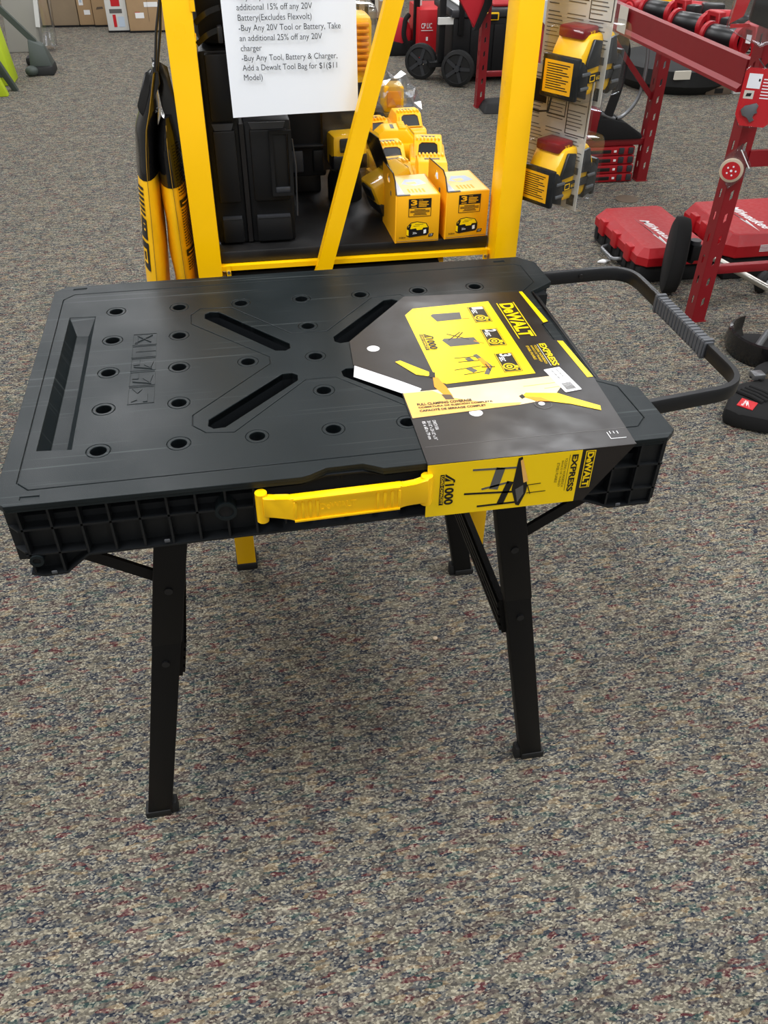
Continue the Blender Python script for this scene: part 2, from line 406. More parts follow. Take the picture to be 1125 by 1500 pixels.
# faint moulded instruction pictograms on the top
b = MB(); ic = frame((-.262, 0, HT), (0, -1, 0), (1, 0, 0))
IP = 'bench_plastic'
cells = [(-.100, -.064, 0), (-.061, -.026, 1), (-.023, .014, 2), (.017, .056, 3), (.059, .104, 4)]
for a, c, k in cells:
    ring = [(a, -.017), (c, -.017), (c, .019), (a, .019)]
    b.plate([ring, inset(ring, .0009)], 0, .0006, IP, ic)
    m_ = (a+c)/2
    if k == 0:
        b.sweep([(a+.006, .012, .0004), (c-.008, -.012, .0004)], circ(0, 0, .0012, 6), IP, T=ic); b.sweep([(a+.006, -.010, .0004), (c-.008, .010, .0004)], circ(0, 0, .0012, 6), IP, T=ic)
        b.prism([(a+.004, -.014), (c-.005, -.014), (c-.005, -.009), (a+.004, -.009)], 0, .0008, IP, ic)
    elif k == 1:
        b.box((m_, .004, .0003), (.001, .03, .0006), IP, ic)
        b.text('lbs', ic, a+.004, -.006, .010, None, IP, .0007); b.text('kg', ic, m_+.004, -.004, .009, None, IP, .0007)
        b.text('1000', ic, a+.003, .006, .012, None, IP, .0007); b.text('453', ic, m_+.003, .006, .011, None, IP, .0007)
    elif k in (2, 3):
        b.prism([(a+.004, -.013), (a+.02, -.013), (a+.02, -.004), (a+.004, -.004)], 0, .0008, IP, ic)
        b.prism([(a+.006, .004), (a+.020, .002), (c-.006, .012), (a+.012, .016)], 0, .0008, IP, ic)
        b.sweep([(c-.012, -.012, .0004), (c-.004, .014, .0004)], circ(0, 0, .001, 6), IP, T=ic)
    else:
        b.prism([(a+.005, -.012), (a+.018, -.004), (a+.008, .002)], 0, .0008, IP, ic)
        b.prism([(a+.022, .004), (c-.004, .004), (c-.004, .010), (a+.022, .010)], 0, .0008, IP, ic)
        b.prism([(c-.018, -.014), (c-.005, -.012), (c-.010, -.004)], 0, .0008, IP, ic)
b.build('moulded_pictograms', bench)

# side frame with ribs
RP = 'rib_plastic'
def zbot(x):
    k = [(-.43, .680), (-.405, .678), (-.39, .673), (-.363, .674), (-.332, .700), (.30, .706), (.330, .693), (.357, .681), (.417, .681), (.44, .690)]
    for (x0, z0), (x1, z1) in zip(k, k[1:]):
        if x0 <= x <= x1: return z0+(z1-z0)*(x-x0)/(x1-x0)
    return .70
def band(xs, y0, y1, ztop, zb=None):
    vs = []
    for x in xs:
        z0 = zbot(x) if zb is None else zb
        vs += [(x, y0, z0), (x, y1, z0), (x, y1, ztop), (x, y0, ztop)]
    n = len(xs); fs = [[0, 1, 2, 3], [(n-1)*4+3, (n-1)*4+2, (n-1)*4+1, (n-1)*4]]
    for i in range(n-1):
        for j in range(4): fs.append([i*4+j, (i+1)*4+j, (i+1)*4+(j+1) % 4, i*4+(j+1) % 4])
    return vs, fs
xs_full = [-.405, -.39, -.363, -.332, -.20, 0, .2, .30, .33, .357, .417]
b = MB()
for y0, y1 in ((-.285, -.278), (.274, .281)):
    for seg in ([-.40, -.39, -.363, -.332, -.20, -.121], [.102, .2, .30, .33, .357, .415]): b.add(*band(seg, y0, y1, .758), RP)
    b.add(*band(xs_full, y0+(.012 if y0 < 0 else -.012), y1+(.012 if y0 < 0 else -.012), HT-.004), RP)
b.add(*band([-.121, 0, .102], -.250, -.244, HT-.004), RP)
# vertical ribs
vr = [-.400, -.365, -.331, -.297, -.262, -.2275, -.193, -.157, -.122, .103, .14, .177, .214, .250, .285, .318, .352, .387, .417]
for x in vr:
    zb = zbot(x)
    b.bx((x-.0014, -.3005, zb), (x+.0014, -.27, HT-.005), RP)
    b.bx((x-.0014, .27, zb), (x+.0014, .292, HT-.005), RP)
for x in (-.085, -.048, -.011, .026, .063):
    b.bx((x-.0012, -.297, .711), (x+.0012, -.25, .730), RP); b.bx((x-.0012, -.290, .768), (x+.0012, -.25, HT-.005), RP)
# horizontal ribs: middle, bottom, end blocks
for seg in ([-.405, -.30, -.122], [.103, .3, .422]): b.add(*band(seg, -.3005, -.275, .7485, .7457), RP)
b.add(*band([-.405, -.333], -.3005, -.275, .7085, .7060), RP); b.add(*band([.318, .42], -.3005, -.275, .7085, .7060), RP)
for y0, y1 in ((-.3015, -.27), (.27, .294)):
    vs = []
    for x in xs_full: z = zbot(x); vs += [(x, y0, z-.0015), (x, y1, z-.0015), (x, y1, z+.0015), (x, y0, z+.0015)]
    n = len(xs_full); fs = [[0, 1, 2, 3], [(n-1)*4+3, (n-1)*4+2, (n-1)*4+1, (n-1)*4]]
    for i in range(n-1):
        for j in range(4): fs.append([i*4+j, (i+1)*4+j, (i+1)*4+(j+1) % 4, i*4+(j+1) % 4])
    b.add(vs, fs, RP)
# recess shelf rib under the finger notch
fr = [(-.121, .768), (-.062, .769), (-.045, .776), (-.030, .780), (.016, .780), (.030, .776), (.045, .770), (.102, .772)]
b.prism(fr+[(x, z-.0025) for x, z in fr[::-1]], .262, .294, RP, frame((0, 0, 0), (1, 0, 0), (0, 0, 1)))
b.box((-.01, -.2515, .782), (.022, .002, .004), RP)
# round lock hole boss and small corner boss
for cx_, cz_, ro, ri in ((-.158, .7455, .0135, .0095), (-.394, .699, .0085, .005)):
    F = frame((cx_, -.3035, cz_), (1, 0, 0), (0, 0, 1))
    b.plate([circ(0, 0, ro), circ(0, 0, ri)], -.03, 0, 'bench_plastic', F); b.prism(circ(0, 0, ri), -.004, -.0026, 'fabric_black', F)  # paler rim imitates its lit edge; dark disc imitates shade inside the hole
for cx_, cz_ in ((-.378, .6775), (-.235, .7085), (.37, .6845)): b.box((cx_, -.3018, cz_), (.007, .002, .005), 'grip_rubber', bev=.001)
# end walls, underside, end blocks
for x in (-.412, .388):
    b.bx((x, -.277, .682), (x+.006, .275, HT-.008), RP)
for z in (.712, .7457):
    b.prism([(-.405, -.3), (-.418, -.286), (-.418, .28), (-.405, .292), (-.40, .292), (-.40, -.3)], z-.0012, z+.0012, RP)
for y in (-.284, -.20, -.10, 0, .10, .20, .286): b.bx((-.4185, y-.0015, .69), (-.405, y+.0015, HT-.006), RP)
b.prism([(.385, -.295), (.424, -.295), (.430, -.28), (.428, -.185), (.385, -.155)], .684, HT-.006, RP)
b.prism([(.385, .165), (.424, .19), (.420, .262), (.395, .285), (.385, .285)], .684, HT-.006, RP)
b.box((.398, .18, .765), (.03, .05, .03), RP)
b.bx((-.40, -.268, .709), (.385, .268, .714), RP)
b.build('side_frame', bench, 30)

# yellow front carry handle
b = MB(); YH = frame((0, -.316, 0), (1, 0, 0), (0, 0, 1))
for hx in (-.1135, .094): b.cyl((hx, -.312, .7335), (hx, -.312, .777), .0075, 'yellow')
bar = [(-.112, .775), (-.098, .7715), (-.082, .7685), (-.078, .770), (.060, .7725), (.064, .7695), (.078, .771), (.095, .7785), (.095, .741), (.078, .7395), (.066, .741), (.060, .7365), (-.074, .7335), (-.079, .739), (-.098, .743), (-.112, .745)]
b.prism(bar, -.005, .006, 'yellow', YH, bev=.0014)
for hx in (-.073, -.064, -.055, -.046, .030, .039, .048, .057): b.box((hx, (hx+.01)*.018+.7525, .0062), (.0042, .026, .0022), 'yellow', YH, bev=.001)
b.prism([(-.075, .767), (.058, .7697), (.058, .7722), (-.075, .7695)], 0, .0085, 'yellow', YH); b.prism([(-.075, .734), (.058, .7368), (.058, .739), (-.075, .7365)], 0, .0085, 'yellow', YH)
b.text('DeWALT', frame((0, -.316, 0), (1, 0, .018), (-.018, 0, 1)), -.030, .7485, .046, .010, 'yellow', .0058, .02, ext=.0008)
tagl = b.build('carry_handle', bench, 30); tagl['label'] = 'yellow plastic carry handle on the front edge'

# steel pull handle at the right end
b = MB(); path = fillet([(.36, .246, .765), (.607, .258, .765), (.613, -.168, .765), (.36, -.205, .765)], .055, 9)
rp = [(-.004, -.012), (.004, -.012), (.0055, -.0095), (.0055, .0095), (.004, .012), (-.004, .012), (-.0055, .0095), (-.0055, -.0095)]
b.sweep(path, rp, 'bar_metal'); b.cyl((.51, .2465, .767), (.51, .2425, .767), .004, 'ink')
ph = b.build('pull_handle', bench)
b = MB(); g0, g1 = V((.6085, .125, .765)), V((.6115, -.05, .765)); n = 17
gp = [(-.0075, -.0145), (.0075, -.0145), (.009, -.012), (.009, .012), (.0075, .0145), (-.0075, .0145), (-.009, .012), (-.009, -.012)]
for k in range(n):
    a = g0.lerp(g1, k/n); c = g0.lerp(g1, (k+.62)/n); b.sweep([a, c], gp if 0 < k < n-1 else [(x*1.12, y*1.12) for x, y in gp], 'grip_rubber')
b.sweep([g0, g1], [(x*.86, y*.9) for x, y in gp], 'grip_rubber')
gr = b.build('grip', ph, 20); gr.location = (0, 0, 0); gr['label'] = 'grey ribbed rubber grip'

# legs
def leg(sx, yf, dep):
    """front face at yf; outer edge x = .376 at floor, .2625 at z=.646"""
    k = (.376-.2625)/.646; X = lambda z, o=0: sx*(.376-k*z-o)
    b = MB(); wd = .043
    def seg(z0, z1, g):
        xs0 = sorted([X(z0, -g), X(z0, wd+g)]); xs1 = sorted([X(z1, -g), X(z1, wd+g)]); y0, y1 = yf-g, yf+dep+g
        b.hexa([(xs0[0], y0, z0), (xs0[1], y0, z0), (xs0[1], y1, z0), (xs0[0], y1, z0), (xs1[0], y0, z1), (xs1[1], y0, z1), (xs1[1], y1, z1), (xs1[0], y1, z1)], 'black_paint', bev=.0025)
    seg(.004, .47, 0); seg(.45, .706, .0012)
    o = b.build('leg', bench)
    for z in (.562, .410):
        b = MB(); b.cyl((X(z, wd/2), yf-.0035, z), (X(z, wd/2), yf+.002, z), .006, 'bar_metal')
        r = b.build('bolt', o); r.location = (0, 0, 0)
    b = MB(); x0, x1 = sorted([X(0, -.002), X(0, wd)])
    b.bx((x0, yf-.002, 0), (x1, yf+dep+.002, .016), 'rubber', bev=.002)
    xa, xb = sorted([X(0, wd-.002), X(0, wd+.013)]); b.bx((xa, yf+.002, 0), (xb, yf+dep-.002, .032), 'rubber', bev=.003)
    r = b.build('foot', o); r.location = (0, 0, 0)
    return o
for sx in (-1, 1):
    leg(sx, -.238, .024); leg(sx, .284, .024)
for sx in (-1, 1):    # ribbed cross panel between each pair of legs
    b = MB(); xa, xb = sx*.269, sx*.256
    T = frame((xa, -.215, .35), (0, 1, 0), (xb-xa, 0, .08))
    b.prism([(0, 0), (.505, 0), (.505, .081), (0, .081)], -.004, .004, 'black_paint', T)
    for q in (.012, .031, .050, .069):
        for hh in (.004, -.0075): b.bx((.002, q-.006, hh), (.503, q+.006, hh+.0035), 'black_paint', T)
    b.build('cross_panel', bench)
    for yy in (-.229, .30):
        b = MB(); A, B_ = V((sx*.258, yy, .566)), V((sx*.408, yy, .665))
        o_ = 0 if yy > 0 else sx*-.011
        b.sweep([A+(A-B_).normalized()*.008, B_], [(o_-.003, -.009), (o_+.003, -.009), (o_+.003, .009), (o_-.003, .009)], 'black_paint', (0, 0, 1)); b.build('folding_brace', bench)

# ================================================================== printed card sleeve wrapped round the top
sleeve = thing('cardboard_sleeve', 'printed dark brown and yellow cardboard sleeve wrapped over the right end of the black workbench', 'packaging', (.24, -.05, HT))
b = MB(); z0 = HT+.0004
edge = [(.161, .163), (.364, .150), (.3715, .037), (.358, .030), (.356, .003), (.358, -.022), (.3725, -.030), (.379, -.141), (.3715, -.3085), (.095, -.3085), (.097, -.102), (.042, -.050), (.047, .022)]
b.plate([edge, circ(.0795, -.005, .0098), circ(.186, -.2035, .0095)], z0, z0+.0012, 'sleeve')
FT = frame((0, -.3085, 0), (1, 0, 0), (0, 0, 1))
b.prism([(.095, HT+.0016), (.3715, HT+.0016), (.312, .707), (.095, .707)], -.0002, .0014, 'sleeve', FT)
b.bx((.382, -.14, .706), (.3832, .148, HT+.001), 'sleeve')
b.add([(.379, .150-.01, HT+.0012), (.379, -.141, HT+.0012), (.3832, -.141, HT-.004), (.3832, .14, HT-.004)], [[0, 1, 2, 3]], 'sleeve')
b.bx((.10, -.2725, z0+.0012), (.371, -.2718, z0+.0014), 'ink_grey')
b.build('card_body', sleeve, 30)
# white flap and backing seen through the cut-outs
b = MB(); b.plate([circ(.0795, -.005, .0098)], HT+.0002, HT+.0008, 'white_print'); b.build('cutout_backing', sleeve); b = MB(); b.plate([circ(.186, -.2035, .0095)], HT+.0002, HT+.0008, 'white_print'); b.build('cutout_backing', sleeve)
b = MB(); b.prism([(.043, -.053), (.098, -.104), (.126, -.132), (.122, -.139), (.096, -.139), (.037, -.084)], z0+.0013, z0+.0018, 'white_print')
b.build('white_flap', sleeve)
P = frame((0, 0, z0+.0014), (1, 0, 0), (0, 1, 0))
PT = lambda x, y: frame((x, y, z0+.0014), (0, -1, 0), (1, 0, 0))      # print reads towards the viewer
b = MB()
b.prism([(.149, .094), (.166, .115), (.296, .122), (.299, -.117), (.164, -.125), (.153, -.114)], 0, .0003, 'yellow_print', P)
# steps 1, 2, 3
def stopwatch(x, y, r):
    b.plate([circ(x, y, r), circ(x, y, r*.78)], .0007, .0009, 'yellow_print', P); b.plate([circ(x, y, r*.5, 16), circ(x, y, r*.25, 16)], .0007, .0009, 'yellow_print', P)
    b.box((x+r*1.15, y-r*.2, .0008), (r*.4, r*.7, .0003), 'yellow_print', P); b.box((x+r*.9, y-r*.95, .0008), (r*.35, r*.35, .0003), 'yellow_print', P)
for k, yy in ((1, .106), (2, .027), (3, -.052)):
    b.prism([(.255, yy), (.283, yy), (.283, yy-.056), (.255, yy-.056)], .0003, .0006, 'ink', P)
    ring = [(.256, yy-.001), (.282, yy-.001), (.282, yy-.055), (.256, yy-.055)]; b.plate([ring, inset(ring, .0008)], .0006, .0008, 'yellow_print', P)
    T = PT(.257, yy-.002); b.text(str(k), T, .001, .005, .008, .018, 'white_print', .0008, .03); b.text('SEC', T, .010, .002, .013, .008, 'white_print', .0008, .02)
    stopwatch(.267, yy-.041, .0095)
# 1000 lb load mark
def load_mark(T, s=1.0):
    b.text('1000', T, .0165*s, .0065*s, .0345*s, .0125*s, 'ink', .0012, .035)
    b.prism([(0, .0065*s), (.004*s, .0065*s), (.0125*s, .018*s), (.0150*s, .0175*s), (.0150*s, .020*s), (.011*s, .020*s)], .0005, .0008, 'ink', T)
    b.prism([(.006*s, .0065*s), (.012*s, .0065*s), (.012*s, .015*s)], .0005, .0008, 'ink', T)
    b.prism([(.001*s, 0), (.051*s, 0), (.051*s, .0055*s), (.001*s, .0055*s)], .0005, .0008, 'ink', T)
    b.text('LOAD CAPACITY', T, .003*s, .001*s, .046*s, .0036*s, 'yellow_print', .001, .02)
load_mark(PT(.157, .026))
# small bench drawings
G = 'ink_grey'
b.prism([(.189, .085), (.193, .090), (.239, .090), (.236, .066), (.195, .064)], .0004, .0006, G, P); b.box((.243, .067, .0005), (.012, .002, .0004), 'orange', P)
b.prism([(.188, .001), (.192, .006), (.239, .003), (.243, -.019), (.196, -.020)], .0004, .0006, G, P)
def bars(T, segs, wd, m, h0=.0004, h1=.0007):
    for x0, y0, x1, y1 in segs:
        d = V((x1-x0, y1-y0)).normalized(); n = V((-d.y, d.x))*wd/2; a, c = V((x0, y0)), V((x1, y1))
        b.prism([tuple(q) for q in (a-n, c-n, c+n, a+n)], h0, h1, m, T)
bars(P, [(.200, .020, .230, -.002), (.222, .023, .198, .0), (.226, .022, .212, .004)], .0018, 'ink'); bars(P, [(.236, -.008, .250, -.018)], .002, 'orange')
bars(P, [(.193, -.056, .226, -.056), (.196, -.068, .228, -.068), (.185, -.090, .226, -.084), (.195, -.105, .228, -.100)], .0015, 'ink')
bars(P, [(.212, -.058, .216, -.068), (.206, -.087, .214, -.099)], .009, G); bars(P, [(.226, -.050, .239, -.088), (.228, -.109, .239, -.088)], .007, G); bars(P, [(.231, -.062, .236, -.092)], .007, 'orange', .0007, .0009)
bars(P, [(.226, -.088, .246, -.090), (.234, -.080, .236, -.100)], .002, 'ink', .0007, .0010)
# logo block
lg = PT(.307, .112)
b.prism([(0, 0), (.124, 0), (.124, .0015), (0, .0015)], .0003, .0005, 'yellow_print', lg); b.prism([(0, .0285), (.120, .0285), (.120, .030), (0, .030)], .0003, .0005, 'yellow_print', lg)
b.text('DeWALT', lg, .003, .0035, .116, .023, 'yellow_print', .0005, .035)
e = PT(.309, -.033)
b.text('EXPRESS', e, 0, .0225, .068, .0105, 'yellow_print', .0005, .03); b.box((.034, .0200, .0004), (.066, .0006, .0002), 'white_print', e)
for i, t in enumerate(('FOLDING WORKBENCH', 'BANCO DE TRABAJO', 'ETABLI PLIABLE')): b.text(t, e, .004, .0135-i*.0062, (.056, .05, .042)[i], .0040, 'yellow_print', .0005)
# board picture
b.prism([(.098, -.140), (.150, -.138), (.319, -.128), (.326, -.155), (.300, -.188), (.25, -.195), (.098, -.204)], 0, .0003, 'wood', P)
b.prism([(.098, -.141), (.140, -.140), (.158, -.160), (.215, -.186), (.255, -.190), (.250, -.195), (.098, -.204)], .0003, .0004, 'wood_dark', P)
bars(P, [(.298, -.160, .322, -.158), (.270, -.15, .318, -.147)], .0012, 'wood_dark', .0003, .0005)
# clamps in the picture
b.prism([(.104, -.052), (.112, -.049), (.130, -.070), (.150, -.092), (.143, -.100), (.127, -.093)], .0003, .0005, 'yellow_print', P)
b.prism([(.147, -.088), (.155, -.092), (.152, -.106), (.144, -.104)], .0005, .0007, 'ink', P)
b.prism([(.149, -.104), (.156, -.106), (.162, -.135), (.165, -.160), (.157, -.164), (.145, -.130)], .0004, .0006, 'orange', P); b.prism([(.150, -.152), (.163, -.155), (.165, -.167), (.153, -.166)], .0006, .0008, 'brown', P)
b.prism([(.259, -.176), (.268, -.167), (.312, -.175), (.327, -.189), (.359, -.216), (.356, -.227), (.321, -.205), (.292, -.193), (.270, -.184)], .0003, .0006, 'yellow_print', P)
b.prism([(.262, -.176), (.285, -.182), (.297, -.195), (.275, -.190)], .0006, .0008, 'orange', P); b.prism([(.256, -.174), (.262, -.170), (.264, -.178), (.258, -.182)], .0006, .0008, 'ink', P)
for i, t in enumerate(('FULL CLAMPING COVERAGE', 'COBERTURA DE SUJECI\u00d3N COMPLETA', 'CAPACIT\u00c9 DE SERRAGE COMPLET')): b.text(t, P, .111, -.1760-i*.0078, (.077, .105, .093)[i], .0060, 'ink', .0010, .03)
dm = PT(.108, -.214)
for i, t in enumerate(('DWST11556', '33-1/2" x 23-1/2" x 31"', '85 x 60 x 79 cm')): b.text(t, dm, 0, .0145-i*.007, (.022, .045, .042)[i], .0045, 'white_print', .0003)
b.plate([circ(.283, -.199, .012), circ(.283, -.199, .0112)], .0003, .0004, 'ink_grey', P); b.prism(circ(.281, -.1975, .0045), .0003, .0004, 'white_print', P)
bars(P, [(.343, -.279, .343, -.294), (.343, -.294, .364, -.294), (.347, -.283, .347, -.277), (.352, -.283, .352, -.278), (.357, -.284, .357, -.278)], .0008, 'white_print', .0002, .0004)
b.build('top_panel_print', sleeve, 0)
# yellow bevel on the far edge, with the grip cut-out
b = MB(); b.prism([(.358, .149), (.3635, .149), (.371, .037), (.3625, .034)], 0, .0004, 'yellow_print', P); b.prism([(.3635, -.028), (.372, -.030), (.3785, -.140), (.3695, -.140)], 0, .0004, 'yellow_print', P)
b.bx((.3836, -.141, HT-.05), (.3842, .148, HT-.002), 'yellow_print')
b.build('edge_print', sleeve, 0)
b = MB(); st = PT(.3135, -.110); st = frame((.3135, -.110, z0+.0018), (.16, -1, 0), (1, .16, 0))
q = [(0, .001), (.001, 0), (.065, 0), (.066, .001), (.066, .025), (.065, .026), (.001, .026), (0, .025)]
b.prism(q, 0, .0003, 'white_print', st)
for yy, x0_, k in ((.017, .005, 8), (.009, .004, 10)):
    for q_ in range(k): b.bx((x0_+q_*.0027, yy, .0003), (x0_+q_*.0027+random.uniform(.0012, .002), yy+.0022, .0005), 'ink_grey', st)
x = .043
for k in range(14):
    wv = random.choice((.0004, .0007, .0011)); b.bx((x, .005, .0003), (x+wv, .020, .0005), 'ink_grey', st); x += wv+random.choice((.0005, .0008))
sk = b.build('price_sticker', sleeve, 0); sk['label'] = 'white barcode price sticker'
# front face print
b = MB(); FP = frame((0, -.3099, 0), (1, 0, 0), (0, 0, 1)); FR = lambda x, z: frame((x, -.3101, z), (0, 0, -1), (1, 0, 0))
b.prism([(.095, .7905), (.2985, .7905), (.2985, .707), (.095, .707)], 0, .0003, 'yellow_print', FP)
load_mark(FR(.112, .775), .98)
bars(FP, [(.154, .7765, .213, .7735), (.168, .744, .204, .751)], .003, G); bars(FP, [(.145, .739, .212, .7345), (.164, .716, .220, .7165)], .003, 'ink')
bars(FP, [(.191, .776, .184, .742)], .012, G); bars(FP, [(.206, .752, .195, .716)], .009, 'ink')
b.prism([(.213, .788), (.218, .790), (.230, .742), (.229, .730), (.222, .710), (.217, .712), (.209, .738)], .0005, .0008, 'ink', FP)
b.prism([(.216, .784), (.219, .786), (.230, .750), (.224, .748)], .0008, .0010, 'wood_dark', FP); b.prism([(.214, .738), (.224, .744), (.226, .730), (.219, .716)], .0008, .0010, G, FP)
bars(FP, [(.224, .743, .248, .744), (.230, .730, .256, .7305), (.230, .743, .235, .728)], .0012, 'ink', .0008, .0010)
b.text('EXPRESS', FR(.2855, .785), 0, 0, .060, .0085, 'ink', .0006, .035); b.box((.2825, .756, .0005), (.0005, .058, .0002), 'ink', FP)
for i, t in enumerate(('FOLDING WORKBENCH', 'BANCO DE TRABAJO', 'ETABLI PLIABLE')): b.text(t, FR(.2765-i*.005, .780-i*.003), 0, 0, (.046, .042, .032)[i], .0034, 'ink', .0006)
lf = FR(.3045, .787)
b.prism([(-.0015, -.001), (.058, -.001), (.058, .0125), (-.0015, .0125)], .0002, .0004, 'yellow_print', lf)
b.prism([(-.0005, .0002), (.057, .0002), (.057, .0113), (-.0005, .0113)], .0004, .0005, 'ink', lf); b.text('DeWALT', lf, .0005, .0012, .0555, .0092, 'yellow_print', .0007, .04)
b.build('front_panel_print', sleeve, 0)

# ================================================================== yellow display stand
stand = thing('display_stand', 'tall yellow steel display stand with a black shelf, standing behind the workbench', 'display stand', (.12, .40, 0))
YP = 'yellow_paint'
def cpost(x0, x1, y0, y1, z0, z1, name='post'):
    b = MB(); t = .003
    b.prism([(x0, y0), (x1, y0), (x1, y1), (x1-.012, y1), (x1-.012, y1-t), (x1-t, y1-t), (x1-t, y0+t), (x0+t, y0+t), (x0+t, y1-t), (x0+.012, y1-t), (x0+.012, y1), (x0, y1)], z0, z1, YP, bev=.0008)
    o = b.build(name, stand)
    b = MB(); b.bx((x0-.003, y0-.003, 0), (x1+.003, y1+.003, .02), 'rubber', bev=.003); f = b.build('foot_cap', o); f.location = o.location*0
    return o
cpost(-.180, -.136, .392, .448, .008, 1.55); cpost(.380, .423, .362, .420, .008, 1.55)
cpost(-.180, -.136, 1.20, 1.25, .008, 1.0)
b = MB()
A, B_ = V((-.1041, .378, .21)), V((.2555, .378, 1.45))
b.sweep([A, B_], [(-.014, -.0015), (.014, -.0015), (.014, .0015), (-.014, .0015)], YP, (0, 1, 0)); 
d = (B_-A).normalized(); sd = d.cross(V((0, 1, 0)))
off = -sd*.0125 if sd.x > 0 else sd*.0125
b.sweep([A+off+V((0, .010, 0)), B_+off+V((0, .010, 0))], [(-.0015, -.010), (.0015, -.010), (.0015, .010), (-.0015, .010)], YP, (0, 1, 0))
b.build('diagonal_brace', stand)
b = MB(); b.bx((-.136, .405, .766), (.377, 1.24, .789), 'shelf_black', bev=.003); b.build('shelf_board', stand)
b = MB(); b.bx((-.136, .394, .7565), (.380, .397, .7655), YP); b.bx((-.136, .397, .7625), (.380, .425, .7655), YP)
b.bx((-.136, .44, .727), (.30, .444, .735), YP)
for x in (-.128, .366): b.bx((x, .389, .742), (x+.008, .393, .768), YP); b.cyl((x+.004, .389, .756), (x+.004, .386, .756), .003, 'steel')
b.build('front_rail', stand)
b = MB(); b.bx((-.15, .42, .60), (.30, 1.2, .618), 'shelf_black'); b.bx((-.13, .425, .62), (.29, .9, .74), 'fabric_black', bev=.01); b.build('lower_shelf', stand)
b = MB()
for dx, dy in ((-.008, 0), (.002, .012)): b.tube([(-.181, .415+dy, 1.20), (-.190+dx*.6, .41+dy, 1.15), (-.203+dx*.3, .405+dy, 1.092)], .0022, 'bar_metal', 8)
b.build('peg_hook', stand)
b = MB(); b.bx((-.138, .391, 1.178), (-.131, .405, 1.24), YP); b.build('bracket_tab', stand)

# hanging packs of pouches on the left post
def pouch(name, rows, zm, label, seed):
    """rows: (z, x centre, half width, y centre, half depth)"""
    z0 = rows[0][0]; t = thing(name, label, 'pouch', (rows[0][1], rows[0][3], z0), 0, None); n = 18
    def at(z):
        for a, c in zip(rows, rows[1:]):
            if a[0] <= z <= c[0]+1e-9:
                k = (z-a[0])/(c[0]-a[0]); return [a[q]+(c[q]-a[q])*k for q in range(5)]
        return list(rows[-1] if z > rows[0][0] else rows[0])
    def surf(a, z, g=0):
        _, xc, hw, yc, hd = at(z); wob = 1+.07*math.sin(60*z+seed)*math.sin(3*a+seed)
        return (xc+(hw*wob+g)*math.sin(a), yc-(hd+g)*math.cos(a), z)
    def body(za, zb, m, nm, grow, lab):
        b = MB(); N = 22; vs = [surf(2*math.pi*i/n, za+(zb-za)*k/N, grow) for k in range(N+1) for i in range(n)]
        fs = [[k*n+i, k*n+(i+1) % n, (k+1)*n+(i+1) % n, (k+1)*n+i] for k in range(N) for i in range(n)]+[list(range(n))[::-1], [N*n+i for i in range(n)]]
        b.add(vs, fs, m); o = b.build(nm, t, 60); o['label'] = lab
    body(z0, zm, 'pouch_yellow', 'pouch_body', 0, 'yellow lower pouch'); body(zm-.004, rows[-1][0], 'foil_black', 'pouch_top', .0008, 'glossy black upper wrap')
    b = MB(); b.tube([surf(.05, z0+.01+(rows[-1][0]-z0-.02)*k/16, .0009) for k in range(17)], .0006, 'foil_gold', 6); b.build('seam', t)
    return t, surf
def stick(b, surf, a0, a1, za, zb, m, g=.0012):
    k = 4; vs = []
    for i in range(k+1): a = a0+(a1-a0)*i/k; vs += [surf(a, za, g), surf(a, zb, g)]
    b.add(vs, [[2*i, 2*i+2, 2*i+3, 2*i+1] for i in range(k)], m)
p1, sf1 = pouch('hanging_pouch', [(.63, -.267, .012, .50, .07), (.65, -.266, .021, .50, .08), (.745, -.2585, .0225, .49, .085), (.86, -.250, .021, .485, .085), (.94, -.2445, .0185, .48, .08), (1.0, -.2365, .0185, .475, .07), (1.03, -.226, .0155, .465, .06), (1.06, -.217, .007, .455, .045), (1.10, -.206, .003, .43, .025)], .928, 'black topped yellow pouch hanging outermost, left of the yellow post', 1)
p2, sf2 = pouch('hanging_pouch', [(.63, -.206, .012, .50, .06), (.65, -.206, .021, .50, .07), (.75, -.207, .0235, .49, .075), (.86, -.2055, .0235, .48, .075), (.925, -.2055, .022, .475, .07), (.965, -.205, .020, .47, .065), (.995, -.203, .014, .46, .055), (1.02, -.200, .007, .45, .035)], .912, 'black topped yellow pouch hanging between the outer pouch and the yellow post', 2)
b = MB()
for z in (.862, .871, .880, .889, .898, .907): stick(b, sf1, -.95, -.42, z, z+.005, 'ink')
stick(b, sf1, -1.0, -.38, .818, .856, 'ink'); stick(b, sf1, -1.0, -.36, .758, .812, 'ink'); stick(b, sf1, -.85, -.52, .772, .800, 'pouch_yellow', .0016); stick(b, sf1, -.75, -.60, .778, .794, 'ink', .002); stick(b, sf1, -.8, -.5, .834, .838, 'pouch_yellow', .0016); stick(b, sf1, -.8, -.5, .845, .847, 'pouch_yellow', .0016)
b.build('printed_marks', p1, 0)
b = MB()
for i in range(44):
    z = .975-i*.0052
    if .868 < z < .89 or .775 < z < .795: continue
    a = .45
    while a < 1.25:
        l = random.uniform(.05, .18); stick(b, sf2, a, min(a+l, 1.3), z, z+.0024, 'ink'); a += l+.04
for z in (.872, .779): stick(b, sf2, .42, 1.3, z, z+.013, 'ink'); stick(b, sf2, .55, 1.1, z+.005, z+.0075, 'pouch_yellow', .0017)
b.build('printed_text', p2, 0)
f = MB(); T = frame((-.205, .425, 1.07), (1, 0, 0), (0, .15, 1)); f.prism([(.004, .030), (-.018, .018), (-.038, -.030), (-.036, -.040), (-.024, -.056), (-.006, -.012), (.004, .0)], 0, .006, 'foil_black', T, bev=.002)
